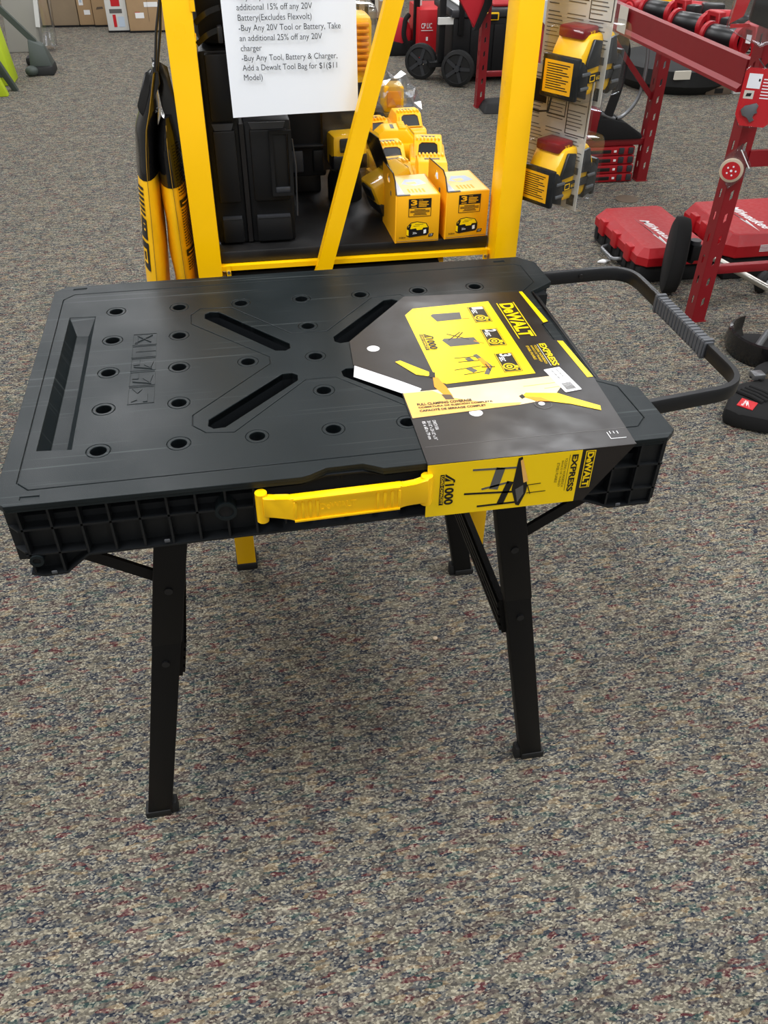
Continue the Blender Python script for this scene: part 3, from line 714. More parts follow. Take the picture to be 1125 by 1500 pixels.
f.prism([(-.036, -.024), (-.0375, -.036), (-.028, -.036), (-.024, -.020)], -.0012, 0, 'foil_gold', T); tag(f.build('folded_pouch'), 'small folded black and gold foil pouch hanging above the two yellow pouches', 'pouch')
f = MB(); f.prism([(-.012, .035), (.012, .020), (.022, -.06), (.024, -.125), (.010, -.10), (-.006, -.04)], 0, .004, 'foil_black', frame((-.199, .452, 1.07), (1, 0, 0), (0, .15, 1)), bev=.001)
T = frame((-.199, .4515, 1.07), (1, 0, 0), (0, .15, 1)); f.prism([(-.003, -.025), (.002, -.035), (.006, -.090), (.001, -.075)], 0, .0006, 'foil_gold', T); bars(T, [(.006, -.06, .016, -.115), (.010, -.055, .020, -.11)], .003, 'pouch_yellow', 0, .0006) if False else None
f.prism([(.009, -.06), (.014, -.056), (.020, -.115), (.014, -.105)], 0, .0006, 'pouch_yellow', T); tag(f.build('foil_wrapper'), 'black and gold foil wrapper against the left yellow post, above the inner pouch', 'wrapper')

# white paper sign
sign = thing('paper_sign', 'white paper sale notice with printed text hanging at the front of the yellow stand', 'sign', (.017, .40, 1.02))
b = MB(); N = 10; K = 4; W0 = .2155; vs = []; 
for i in range(N+1):
    for k in range(5):
        u = i/N; z = 1.0205+.2795*k/4; x = -.0885+u*W0*.985-(.004*k/4); vs.append((x, .401+.0012*math.sin(u*3.1)*(1-k/6), z+.0045*u*(1-k/4)))
fs = [[i*5+k, (i+1)*5+k, (i+1)*5+k+1, i*5+k+1] for i in range(N) for k in range(4)]
b.add(vs, fs, 'paper'); o = b.build('sheet', sign, 0); sm = o.modifiers.new('thick', 'SOLIDIFY'); sm.thickness = .0004
b = MB(); T = frame((-.068, .3975, 1.181), (1, 0, .004), (0, 0, 1))
lines = ['additional 15% off any 20V', 'Battery(Excludes Flexvolt)', '-Buy Any 20V Tool or Battery, Take', 'an additional 25% off any 20V', 'charger', '-Buy Any Tool, Battery & Charger,', 'Add a Dewalt Tool Bag for $1($11', 'Model)']
vs, fs = text_geo(lines[2]); sz = .163/max(p.x for p in vs)
for i, t in enumerate(lines): b.line(t, T @ M.Diagonal((1, 1.12, 1, 1)), .0003*i, (-i*.01425-.0035)/1.12, sz, 'sign_ink')
b.line('-Buy Any 20V Tool, Take an', T @ M.Diagonal((1, 1.12, 1, 1)), 0, .01075/1.12, sz, 'sign_ink')
b.build('printed_text', sign, 0)
b = MB(); b.bx((-.012, .398, 1.288), (.03, .3995, 1.30), 'clear_film'); b.build('tape', sign, 0)

# ================================================================== goods on the stand's shelf
Z0 = .789
case = thing('tool_case', 'large black plastic tool case standing on its side behind the white paper sign', 'tool case', (-.07, .55, Z0))
CP = 'case_plastic'
def case_half(x0, x1, z1, nm, latch):
    b = MB(); y0, y1 = .432, .72
    b.bx((x0, y0+.01, Z0), (x1, y1, z1), CP, bev=.006)
    for za, zb in ((Z0+.004, .838), (.868, .992), (1.006, z1-.004)):
        if zb > za+.01: b.bx((x0+.010, y0, za), (x1-.008, y0+.02, zb), CP, bev=.004)
    b.prism([(x0+.014, .992), (x1-.014, .992), (x1-.010, 1.003), (x0+.010, 1.003)], 0, .004, 'case_light', frame((0, y0+.006, 0), (1, 0, 0), (0, 0, 1)))
    b.bx((x0+.012, y0-.001, .838), (x1-.010, y0+.01, .841), 'case_light')
    b.build(nm, case)
case_half(-.136, -.079, 1.115, 'case_lid', 0); case_half(-.073, .010, 1.005, 'case_base', 1)
b = MB(); b.bx((-.080, .44, Z0+.003), (-.072, .71, 1.0), 'ink'); b.build('seam_gasket', case)
b = MB(); pl = [(-.030, .878), (.009, .878), (.009, .990), (-.030, .990)]
b.plate([pl, inset(pl, .006)], 0, .006, CP, frame((0, .433, 0), (1, 0, 0), (0, 0, 1))); b.bx((-.024, .428, .884), (.003, .4325, .893), 'case_light', bev=.001)
b.tube([(.010, .43, .975), (.0145, .43, .93), (.013, .43, .84)], .0015, 'case_light', 8); b.build('latch', case)
upper = thing('tool_bag', 'black tool bag with glossy straps lying on top of the black tool case', 'bag', (-.08, .62, 1.116))
b = MB(); b.bx((-.136, .455, 1.116), (-.02, .75, 1.30), 'case_plastic', bev=.02); b.build('bag_body', upper)
for zz in (1.135, 1.165):
    b = MB(); b.sweep(fillet([(-.134, .448, zz-.012), (-.115, .442, zz+.004), (-.09, .440, zz+.012), (-.078, .446, zz+.008)], .02, 5), [(-.0025, -.004), (.0025, -.004), (.0025, .004), (-.0025, .004)], 'foil_black', (0, 0, 1)); b.build('strap', upper)
b = MB(); b.bx((-.100, .436, 1.125), (-.092, .452, 1.150), 'case_light', bev=.002); b.build('buckle', upper)
cb = thing('tool_case', 'smaller black tool case standing at the back, between the big case and the hanging clamshell', 'tool case', (.055, .72, Z0))
b = MB(); b.bx((.012, .66, Z0+.045), (.098, .98, 1.06), CP, bev=.006); b.bx((.025, .655, .845), (.05, .67, .888), 'case_light', bev=.003); b.bx((.070, .655, .845), (.095, .67, .888), CP, bev=.003); b.bx((.015, .652, .893), (.097, .672, .90), CP, bev=.003); b.build('case_body', cb)
b = MB(); b.bx((.02, .70, Z0), (.09, .95, Z0+.05), 'ink', bev=.004); b.build('case_foot', cb)

# battery cartons
def carton(loc, rz, label):
    t = thing('battery_carton', label, 'carton', loc, rz, 'battery cartons on the shelf')
    w_, d_, h_ = .083, .118, .088; CY = 'carton_yellow'
    b = MB(); b.bx((-w_/2, -d_/2, 0), (w_/2, d_/2, h_), CY, bev=.0012); b.bx((-w_/2+.002, -d_/2-.0006, .003), (w_/2-.001, -d_/2+.001, .0035), 'ink_grey'); b.build('carton_body', t, local=True)
    b = MB(); tabp = [(-d_/2, .0), (d_/2, .0), (d_/2, h_+.028), (-d_/2+.030, h_+.032), (-d_/2+.014, h_+.024), (-d_/2+.006, h_+.012), (-d_/2, h_+.002)]
    eh = [(-.004, h_+.008), (.008, h_+.004), (.020, h_+.008), (.016, h_+.018), (.008, h_+.022), (.0, h_+.018)]
    T = frame((-w_/2-.0008, 0, 0), (0, 1, 0), (0, 0, 1)); b.plate([tabp, eh], -.001, .001, CY, T)
    for (ya, za), (yb, zb) in zip(tabp[2:], tabp[3:]): b.tube([(-w_/2-.0008, ya, za), (-w_/2-.0008, yb, zb)], .0013, 'ink', 6)
    b.bx((-w_/2-.0022, -.02, h_-.012), (-w_/2-.0018, -.012, h_-.004), 'ink_grey'); b.build('hang_tab', t, local=True)
    b = MB(); T = frame((-w_/2, -d_/2, h_+.0003), (1, 0, 0), (0, 1, 0))
    b.prism([(.001, .002), (w_-.004, .002), (w_-.004, d_-.004), (.001, d_-.004)], 0, .0004, 'carton_top', T)
    b.prism([(.003, .006), (.016, .006), (.016, d_-.004), (.003, d_-.004)], .0004, .0006, 'film_blue', T); b.prism([(.022, .062), (.034, .088), (.062, .086), (.070, .060), (.046, .050)], .0004, .0006, 'film_blue', T); b.prism([(.030, .070), (.050, .072), (.052, .060), (.036, .056)], .0006, .0007, 'carton_top', T)
    for i in range(5): b.bx((.026+i*.007, .014, .0004), (.030+i*.007, .034, .0005), 'carton_yellow', T)
    b.prism([(.0, -.0002), (.026, -.0002), (.026, .006), (.0, .006)], .0004, .0008, 'ink', T); b.build('top_print', t, local=True)
    b = MB(); T = frame((-w_/2, -d_/2-.0004, 0), (1, 0, 0), (0, 0, 1))
    b.prism([(.023, .049), (.066, .049), (.066, .082), (.023, .082)], 0, .0003, 'ink', T); b.prism([(.0242, .050), (.0648, .050), (.0648, .0645), (.0242, .0645)], .0003, .0005, CY, T)
    b.text('3', T, .027, .070, .012, .0105, CY, .0006, .04)
    b.text('YEAR', T, .042, .0785, .008, .002, CY, .0006)
    for i, (xa, xb) in enumerate(((.042, .060), (.042, .058), (.042, .061), (.042, .057))): b.bx((xa, .0755-i*.0028, .0005), (xb, .0770-i*.0028, .0006), CY, T)
    b.bx((.028, .0665, .0005), (.038, .0677, .0006), CY, T)
    for i, (xa, xb) in enumerate(((.034, .055), (.026, .063), (.026, .063), (.034, .056), (.032, .058))): b.bx((xa, .0615-i*.0024, .0005), (xb, .0628-i*.0024, .0007), 'ink', T)
    # battery drawing
    b.prism([(.020, .013), (.026, .010), (.060, .013), (.063, .017), (.063, .028), (.058, .036), (.040, .040), (.028, .038), (.021, .031)], 0, .0003, 'ink', T)
    b.prism([(.0225, .030), (.029, .0365), (.040, .0385), (.057, .035), (.061, .028), (.052, .0275), (.050, .024), (.040, .0235), (.038, .027), (.028, .026)], .0003, .0005, 'yellow_print', T)
    b.prism([(.023, .029), (.027, .027), (.030, .036), (.026, .034)], .0005, .0006, 'ink', T); b.text('20v', T, .032, .016, .008, .004, 'white_print', .0005); b.prism([(.053, .016), (.058, .017), (.058, .024), (.053, .023)], .0003, .0005, 'white_print', T)
    b.prism([(.020, .015), (.024, .013), (.024, .024), (.020, .026)], .0003, .0005, 'yellow_print', T)
    b.prism([(.0625, .009), (.0715, .010), (.073, .016), (.064, .015)], 0, .0003, 'ink', T); b.text('17', T, .0655, .0108, .005, .0038, 'white_print', .0005); b.text('DCB210', T, .006, .009, .012, .003, 'ink', .0003, .02)
    for i, (a_, c_) in enumerate(((.033, .045), (.036, .052))): b.bx((a_, .031+i*.003, .0005), (c_, .0318+i*.003, .0006), 'ink', T)
    b.build('front_print', t, local=True)
    return t
c1 = carton((.2335, .455, Z0), math.radians(1), 'yellow battery carton nearer the leaning brace, left of the two on the shelf')
dup(c1, (.3275, .462, Z0), (0, 0, math.radians(4)), 'yellow battery carton next to the right yellow post, right of the two on the shelf')

# loose battery packs
def battery():
    t = thing('battery_pack', 'x', 'battery', (0, 0, 0), 0, 'loose battery packs heaped behind the cartons')
    b = MB(); F = frame((0, 0, 0), (0, 1, 0), (0, 0, 1))
    b.prism([(-.060, 0), (.060, 0), (.060, .034), (-.052, .034), (-.060, .024)], -.039, .039, 'battery_yellow', F, bev=.005)
    b.prism([(-.056, .026), (.056, .026), (.052, .042), (.026, .063), (-.024, .063), (-.050, .036)], -.031, .031, 'battery_yellow', F, bev=.004)
    for k in range(7): b.bx((-.024+k*.008-.0021, -.024, .058), (-.024+k*.008+.0021, -.008, .0675), 'battery_yellow', bev=.001)
    b.build('housing', t, 35, local=True)
    b = MB(); W_ = frame((0, -.0505, .0365), (1, 0, 0), (0, .0265, .0265)); q = [(-.022, .002), (.022, .002), (.020, .026), (.014, .031), (-.014, .031), (-.020, .026)]
    b.plate([[(x*1.22, y*1.12-.002) for x, y in q], q], -.002, .004, 'battery_yellow', W_); b.build('latch_frame', t, local=True)
    b = MB(); b.prism(q, -.002, .0015, 'battery_black', W_); b.build('release_latch', t, local=True)
    b = MB(); b.bx((-.0385, -.055, .004), (.0385, .055, .013), 'battery_black', bev=.001); b.build('base_trim', t, local=True)
    b = MB(); b.bx((-.016, .002, .0628), (.016, .010, .0636), 'ink'); b.build('maker_mark', t, 0, local=True)
    return t
bt = battery()
spots = [((.235, .650, Z0+.012), (0, 0, .2), 'yellow battery pack right behind the left carton'), ((.318, .650, Z0+.012), (0, 0, 3.0), 'yellow battery pack turned away, between the backs of the two cartons'),
         ((.248, .775, Z0+.012), (0, 0, .05), 'yellow battery pack second in the row behind the left carton'), ((.338, .775, Z0+.018), (0, 0, -.2), 'yellow battery pack turned askew, second behind the right carton'),
         ((.285, .89, Z0+.012), (0, 0, 1.5), 'yellow battery pack lying crosswise in the middle of the heap'), ((.335, 1.0, Z0+.018), (0, 0, .05), 'yellow battery pack just below the clear bag on the heap'), ((.255, 1.01, Z0), (0, 0, .2), 'yellow battery pack against the leaning yellow brace, far end of the heap')]
for i, (l, r, lab) in enumerate(spots):
    if i == 0: bt.location = l; bt.rotation_euler = r; bt['label'] = lab
    else: dup(bt, l, r, lab)
# clear bag with an orange and blue thing
bag = thing('clear_bag', 'crumpled clear plastic bag with a yellow tool inside at the top of the battery heap', 'bag', (.33, 1.13, Z0))
b = MB(); bm = bmesh.new(); bmesh.ops.create_icosphere(bm, subdivisions=3, radius=1)
for v in bm.verts:
    k = 1+random.uniform(-.16, .16); v.co = V((.33+v.co.x*.072*k, 1.14+v.co.y*.055*k, Z0+.07+v.co.z*.062*k))
b.bm(bm, 'crinkle_film'); b.build('film', bag, 0)
b = MB(); b.bx((.30, 1.10, Z0+.05), (.352, 1.16, Z0+.112), 'battery_yellow', bev=.008); b.bx((.308, 1.097, Z0+.062), (.344, 1.102, Z0+.100), 'orange', bev=.002); b.bx((.27, 1.11, Z0+.02), (.39, 1.17, Z0+.06), 'battery_black', bev=.01); b.build('wrapped_tool', bag)

# clamshell packs on and behind the shelf
def clamshell(name, loc, rot, label, sc=1, group='battery clamshell packs'):
    t = thing(name, label, 'clamshell pack', loc, 0, group); t.rotation_euler = rot; t.scale = (sc, sc, sc)
    b = MB(); b.bx((-.055, -.0008, 0), (.055, .0008, .20), 'ink')
    for i in range(5): b.bx((-.048, -.0014, .188-i*.0048), (-.048+random.uniform(.03, .045), -.0009, .1905-i*.0048), 'ink_grey')
    b.build('card', t, 0, local=True)
    b = MB(); b.bx((-.045, -.055, .015), (.045, .05, .095), 'battery_yellow', bev=.010); b.bx((-.046, -.057, .012), (.046, -.012, .050), 'battery_black', bev=.008); b.bx((-.028, -.060, .055), (.028, -.048, .088), 'battery_black', bev=.004); b.build('battery', t, local=True)
    b = MB(); b.bx((-.060, -.003, -.006), (.060, .003, .21), 'clear_plastic'); b.bx((-.050, -.064, .006), (.050, .058, .104), 'clear_plastic', bev=.012); b.build('blister', t, local=True)
    return t
k1 = clamshell('battery_clamshell', (.226, .545, Z0+.018), (.40, 0, -1.35), 'clear battery pack leaning over to the left beside the left carton', .8)
dup(k1, (.135, .66, Z0+.06), (0, .0, .15), 'clear battery pack standing beside the black cases below the paper sign', (.8, .8, .8))
k1b = thing('clear_stand', 'black stand base under the clear battery pack beside the black cases', 'stand', (.135, .66, Z0)); b = MB(); b.lathe([(0, 0), (.036, 0), (.036, .04), (.030, .059), (0, .059)], 'case_plastic', M.Translation((.135, .66, Z0))); b.build('base', k1b)
# taller clear pack with a ribbed yellow charger behind the paper
tall = thing('charger_clamshell', 'tall clear pack with a ribbed yellow charger behind the right edge of the paper sign', 'clamshell pack', (.20, .98, Z0))
b = MB(); b.bx((.13, .96, Z0+.10), (.246, 1.05, 1.075), 'battery_yellow', bev=.012)
for i in range(8): b.box((.222, .955, 1.06-i*.0125), (.03, .014, .007), 'orange', bev=.002)
b.build('charger', tall); b = MB(); b.bx((.12, .94, Z0+.09), (.256, 1.06, 1.10), 'clear_film', bev=.015); b.build('blister', tall)
b = MB(); b.bx((.13, .945, Z0), (.246, 1.05, Z0+.088), 'battery_yellow', bev=.008); b.bx((.15, .943, Z0+.06), (.225, .95, Z0+.075), 'ink'); tag(b.build('charger_box'), 'low yellow charger box under the tall clear charger pack', 'charger')

# hanging big battery packs on the right post
def big_pack(loc, rz, label):
    t = thing('hanging_battery_pack', label, 'clamshell pack', loc, rz, 'big battery packs hanging on the right post')
    CT = frame((0, 0, 0), (0, -1, 0), (0, 0, 1))           # card faces -x; local x runs towards the near edge
    b = MB(); b.prism([(-.045, -.068), (.092, -.068), (.092, .160), (-.045, .160)], -.0008, .0008, 'card_print', CT)
    for cx_, wd in ((-.040, .036), (.000, .042), (.046, .042)):
        for i in range(36):
            z = .152-i*.0060
            if random.random() < .2 or (cx_ < -.03 and 2 < i < 9) or (cx_ > .04 and z < -.03): continue
            b.bx((cx_, z, .0009), (cx_+random.uniform(.55, 1)*wd, z+.0013, .0016), 'ink_grey', CT)
    b.prism([(-.040, .10), (-.006, .10), (-.006, .137), (-.040, .137)], .0009, .0016, 'ink', CT); b.prism([(.070, -.060), (.086, -.060), (.086, -.040), (.070, -.040)], .0009, .0016, 'ink', CT); b.prism([(.062, -.004), (.086, -.004), (.086, .008), (.062, .008)], .0009, .0016, 'ink_grey', CT)
    for ring in ([(-.002, .085), (.040, .085), (.040, .157), (-.002, .157)], [(.044, .06), (.089, .06), (.089, .157), (.044, .157)]): b.plate([ring, inset(ring, .0012)], .0009, .0016, 'ink', CT)
    b.build('card', t, 0, local=True)
    pr = [(-.040, -.050), (.040, -.050), (.057, -.040), (.060, -.006), (.052, .016), (.034, .044), (-.034, .044), (-.052, .016), (-.060, -.006), (-.057, -.040)]
    F = frame((0, 0, 0), (1, 0, 0), (0, 0, 1))
    b = MB(); b.prism(pr, .012, .078, 'battery_yellow', F, bev=.009); b.build('battery', t, local=True)
    B = MB(); f0 = frame((0, -.080, 0), (1, 0, 0), (0, 0, 1))
    for sx in (-1, 1):
        q = [(sx*.030, -.054), (sx*.060, -.044), (sx*.064, -.004), (sx*.052, .008), (sx*.038, -.006), (sx*.036, -.036)]
        b = MB(); b.prism(q, -.010, .003, 'battery_black', f0, bev=.003); b.bx((sx*.056, -.082, -.053), (sx*.066, -.008, .013), 'battery_black', bev=.003)
        for zz in (-.012, -.034): b.box((sx*.044, -.084, zz), (.022, .004, .0055), 'steel_dull', bev=.0015)
        b.build('corner_bumper', t, local=True)
    b = MB(); b.box((0, -.0805, -.021), (.076, .004, .014), 'battery_black', bev=.001); fb_ = frame((0, -.0828, 0), (1, 0, 0), (0, 0, 1))
    ring = [(-.030, -.026), (-.016, -.026), (-.016, -.016), (-.030, -.016)]; b.plate([ring, inset(ring, .0012)], 0, .0006, 'yellow', fb_); b.text('60V', fb_, -.012, -.0245, .018, .006, 'yellow', .0003); b.build('brand_band', t, local=True)
    b = MB(); b.prism([(-.046, -.006), (-.008, -.004), (-.008, .034), (-.030, .038)], 0, .006, 'battery_black', frame((0, -.078, 0), (1, 0, 0), (0, 0, 1)), bev=.002); b.build('release_latch', t, local=True); b = MB(); b.prism([(.046, -.006), (.008, -.004), (.008, .034), (.030, .038)], 0, .006, 'battery_black', frame((0, -.078, 0), (1, 0, 0), (0, 0, 1)), bev=.002); b.build('release_latch', t, local=True)
    b = MB(); b.bx((-.046, -.070, .036), (-.004, -.018, .054), 'maroon', bev=.004); b.text('XR', frame((0, -.0703, 0), (1, 0, 0), (0, 0, 1)), -.030, .042, .016, .006, 'yellow', .0003); b.build('top_label', t, local=True)
    b = MB(); b.bx((-.0666, -.072, -.045), (-.0655, -.014, .005), 'carton_yellow'); L_ = frame((-.0667, -.016, -.042), (0, -1, 0), (0, 0, 1))
    for i in range(11): b.bx((.004, .003+i*.0038, 0), (.050-(.014 if i % 3 == 2 else .004*(i % 2)), .0044+i*.0038, .0004), 'ink', L_)
    b.build('side_label', t, 0, local=True)
    b = MB(); b.bx((-.068, -.094, -.060), (.068, -.006, .058), 'clear_plastic', bev=.016); b.prism([(-.048, -.074), (.096, -.074), (.096, .164), (-.048, .164)], -.003, .003, 'clear_plastic', CT); b.build('blister', t, local=True)
    return t
h1 = big_pack((.487, .42, 1.098), math.radians(33), 'clear pack with a big yellow and black battery, upper of two on the right post')
dup(h1, (.475, .425, .918), (0, 0, math.radians(31)), 'clear pack with a big yellow and black battery, lower of two on the right post')
b = MB(); b.tube([(.42, .41, 1.02), (.44, .38, 1.018), (.452, .365, 1.022), (.454, .362, 1.045)], .0018, 'ink', 8); b.bx((.41, .39, 1.005), (.4235, .415, 1.035), 'ink')
o = b.build('peg_hook', stand)

# ================================================================== red steel racking
RPn = 'red_paint'
rack = thing('red_rack', 'red slotted steel storage rack with a long beam, on the right side of the aisle', 'rack', (1.75, 2.9, 0))
def slotted_post(x, y, z1, wx=.05, wy=.055, flip=1):
    b = MB()
    def face(T, wd):
        lp = [[(0, 0), (wd, 0), (wd, z1), (0, z1)]]
        z = .06
        while z < z1-.06: lp.append([(wd*.40, z), (wd*.60, z+.008), (wd*.60, z+.036), (wd*.40, z+.028)]); z += .076
        b.plate(lp, -.0012, .0012, RPn, T)
    face(frame((x, y, 0), (1, 0, 0), (0, 0, 1)), wx); face(frame((x, y+wy, 0), (0, -1, 0), (0, 0, 1)), wy)
    b.bx((x+wx-.0024, y, 0), (x+wx, y+wy*.4, z1), RPn)
    b.build('upright', rack)
    b = MB(); b.bx((x-.006, y-.006, 0), (x+wx+.006, y+wy+.006, .004), RPn); b.build('foot_plate', rack)
for y in (1.435, 2.93, 4.40):
    slotted_post(1.515, y, 1.5 if y < 4 else .9); slotted_post(1.955, y, .83 if y > 2 else 1.2)
    b = MB(); b.bx((1.56, y+.01, .175), (1.96, y+.035, .205), RPn, bev=.003); b.build('cross_rail', rack)
    b = MB(); b.sweep([(1.965, y+.02, .38), (1.56, y+.02, .80)], [(-.012, -.004), (.012, -.004), (.012, .004), (-.012, .004)], RPn, (0, 1, 0)); b.build('cross_brace', rack)
def beam(y0, y1, z, x):
    b = MB(); pr = [(0, 0), (.034, 0), (.034, .082), (.010, .082), (.010, .016), (0, .010)]
    pr = [(-.012, 0), (.03, 0), (.03, .092), (0, .092), (0, .022), (-.012, .010)]
    b.prism(pr, 0, y1-y0, RPn, frame((x, y1, z), (1, 0, 0), (0, 0, 1))); o = b.build('shelf_beam', rack); return o
beam(1.50, 2.925, .758, 1.512); beam(2.99, 4.395, .758, 1.512)
b = MB()
for yy in [1.5+k*.05 for k in range(29)]: b.tube([(1.53, yy, .798), (1.98, yy, .798)], .0022, 'fabric_black', 6)
for xx in [1.55+k*.11 for k in range(5)]: b.tube([(xx, 1.49, .794), (xx, 2.92, .794)], .003, 'fabric_black', 6)
b.build('wire_deck', rack)
b = MB(); b.bx((1.535, 2.66, .852), (1.536, 2.76, .91), 'card_print'); b.bx((1.4985, 2.38, .765), (1.4995, 2.46, .855), 'card_print'); b.build('price_ticket', rack)
b = MB(); b.bx((1.56, 1.425, .55), (2.0, 1.44, .60), RPn); b.bx((1.565, 1.40, .69), (1.99, 1.43, .78), RPn, bev=.004); b.build('end_beam', rack)

# power tools lying on the wire deck
def tool(kind):
    t = thing('power_tool', 'x', 'power tool', (0, 0, 0), 0, 'red and black power tools on the rack shelf')
    b = MB(); b.lathe([(0, -.10), (.030, -.10), (.036, -.09), (.036, .03), (.030, .04), (0, .04)], 'battery_black', M.Rotation(R90, 4, 'Y')); b.build('motor_body', t, local=True)
    b = MB(); b.lathe([(.030, .03), (.045, .032), (.045, .050), (.030, .052)], 'red_plastic', M.Rotation(R90, 4, 'Y')); b.build('collar', t, local=True); b = MB(); b.lathe([(.030, -.112), (.042, -.11), (.042, -.095), (.030, -.093)], 'red_plastic', M.Rotation(R90, 4, 'Y')); b.build('collar', t, local=True)
    b = MB(); ring = [(.04, -.05), (.095, -.058), (.120, -.03), (.105, .052), (.05, .055)]
    T = frame((0, 0, 0), (1, 0, 0), (0, 0, 1)); b.plate([ring, inset(ring, .016)], -.017, .017, 'red_plastic', T); b.build('handle', t, bevel=.003, local=True)
    b = MB(); b.bx((.045, -.03, -.085), (.12, .03, -.055), 'battery_black', bev=.005); b.build('battery_foot', t, local=True); b = MB(); b.bx((.115, -.02, .0), (.16, .02, .04), 'battery_black', bev=.006); b.build('rear_cap', t, local=True)
    b = MB(); b.bx((.075, -.0185, .0), (.095, -.0175, .025), 'white_print'); b.build('label', t, 0, local=True)
    return t
def drill():
    t = thing('cordless_drill', 'x', 'power tool', (0, 0, 0), 0, 'red and black drills on the rack shelf')
    b = MB(); b.lathe([(0, -.085), (.026, -.085), (.033, -.07), (.034, .02), (.028, .03), (.0, .03)], 'red_plastic', M.Rotation(R90, 4, 'Y')); b.build('motor_body', t, local=True)
    b = MB(); b.lathe([(.022, .028), (.024, .06), (.014, .085), (0, .085)], 'battery_black', M.Rotation(R90, 4, 'Y')); b.build('chuck', t, local=True)
    b = MB(); b.hexa([(-.055, -.016, -.12), (-.02, -.016, -.12), (-.02, .016, -.12), (-.055, .016, -.12), (-.045, -.017, -.01), (-.005, -.017, -.01), (-.005, .017, -.01), (-.045, .017, -.01)], 'red_plastic', bev=.006); b.build('grip', t, local=True)
    b = MB(); b.bx((-.075, -.034, -.165), (.01, .034, -.118), 'battery_black', bev=.007); b.build('battery', t, local=True)
    b = MB(); b.lathe([(.0, -.089), (.014, -.089), (.020, -.084), (.0, -.083)], 'red_label', M.Rotation(R90, 4, 'Y')); b.build('rear_cap', t, local=True)
    return t
tl = tool(0)
ts = [((1.632, 2.33, .846), 'far end, nearest the wire deck'), ((1.632, 2.07, .846), 'middle of the front row'), ((1.632, 1.82, .846), 'nearest the corner upright')]
for i, (l, lab) in enumerate(ts):
    lab = 'red and black loop handled tool on the rack edge, '+lab; r = (0, -.03, -1.25)
    if i == 0: tl.location = l; tl.rotation_euler = r; tl['label'] = lab
    else: dup(tl, l, r, lab)
dr = drill()
ds = [((1.63, 2.56, .838), .6, 'at the far end beside the yellow box'), ((1.77, 2.42, .838), 2.4, 'second row, far end'), ((1.82, 2.20, .838), -.3, 'second row behind the farthest loop handled tool'), ((1.80, 1.98, .838), 2.9, 'behind the middle loop handled tool'), ((1.86, 1.74, .838), .3, 'behind the loop handled tool nearest the corner'), ((1.80, 1.56, .838), 1.2, 'hard by the corner upright')]
for i, (l, rz, lab) in enumerate(ds):
    lab = 'red and black drill on the rack shelf, '+lab; r = (R90, 0, rz)
    if i == 0: dr.location = l; dr.rotation_euler = r; dr['label'] = lab
    else: dup(dr, l, r, lab)
b = MB(); b.bx((1.72, 2.60, .80), (1.80, 2.70, .87), 'yellow', bev=.01); tag(b.build('yellow_box'), 'small yellow box on the wire deck behind the beam', 'box')
b = MB(); b.bx((1.55, 2.76, .80), (1.63, 2.90, .93), 'fabric_black', bev=.02); tag(b.build('black_pouch'), 'black pouch standing on the wire deck at the far end of the beam', 'pouch')

# packs hung on the corner upright
bp = thing('blister_pack', 'red carded blister pack with a grey blade hanging on the red corner upright', 'blister pack', (1.49, 1.40, .69))
T = frame((1.445, 1.385, .695), (.095, -.055, 0), (0, .0, 1)); b = MB(); q = [(0, .03), (.02, .0), (.09, 0), (.10, .01), (.10, .15), (.09, .16), (.01, .16), (0, .15)]
b.prism(q, 0, .0012, 'red_label', T); b.prism([(.012, .105), (.05, .105), (.05, .145), (.012, .145)], .0012, .0016, 'white_print', T); b.prism([(.010, .076), (.038, .076), (.038, .099), (.010, .099)], .0012, .0016, 'card_print', T); b.prism([(.016, .082), (.030, .083), (.032, .092), (.018, .091)], .0016, .0019, 'ink', T); b.prism([(.042, .125), (.047, .125), (.047, .132), (.042, .132)], .0016, .0019, 'ink', T)
for i in range(7): b.bx((.056, .13-i*.0085, .0012), (.082-.002*(i % 3), .133-i*.0085, .0016), 'white_print', T)
b.build('card', bp, 0); b = MB()
b.prism([(.012, .045), (.022, .058), (.040, .062), (.052, .068), (.060, .060), (.056, .048), (.062, .040), (.052, .038), (.050, .026), (.058, .020), (.046, .012), (.036, .026), (.020, .030)], .004, .008, 'steel_dull', T, bev=.001); b.build('blade', bp)
b = MB(); b.prism(inset(q, -.004), -.003, .011, 'clear_plastic', T, bev=.003); b.build('blister', bp); b = MB(); b.tube([(1.498, 1.372, .84), (1.497, 1.38, .856), (1.50, 1.42, .868), (1.516, 1.433, .866)], .0016, 'ink', 6); b.build('hook', bp)
dp = thing('disc_pack', 'clear diamond shaped pack with a round red and tan disc on the red corner upright', 'blister pack', (1.51, 1.40, .48))
T = frame((1.512, 1.415, .555), (.085, -.06, 0), (0, 0, 1)); b = MB()
b.prism(circ(-.008, -.008, .037, 32), .003, .014, 'disc_tan', T, bev=.002); b.prism(circ(-.008, -.008, .028, 32), .0142, .0148, 'red_label', T)
for a in range(5): b.prism(circ(-.008+.014*math.cos(a*1.257), -.008+.014*math.sin(a*1.257), .003, 8), .0148, .0152, 'white_print', T)
b.prism(circ(-.008, -.008, .004, 10), .0148, .0152, 'white_print', T); b.build('disc', dp)
b = MB(); dq = [(-.005, -.07), (.055, .0), (.005, .075), (-.058, .005)]; b.prism(dq, -.001, .0015, 'clear_film', T); b.prism(inset(dq, .004), .0015, .018, 'clear_plastic', T, bev=.003); bars(T, [(.006, .06, .044, .008)], .003, 'white_print', .0185, .019); b.build('pouch', dp)
b = MB(); b.tube([tuple(T @ V((.004, .055, .02))), tuple(T @ V((.002, .066, .012))), tuple(T @ V((.006, .07, -.012)))], .0014, 'ink', 6); b.build('hook', dp)
ct = thing('clamshell_pack', 'clear clamshell with red card and black insert atop the corner upright', 'clamshell pack', (1.44, 1.33, .93))
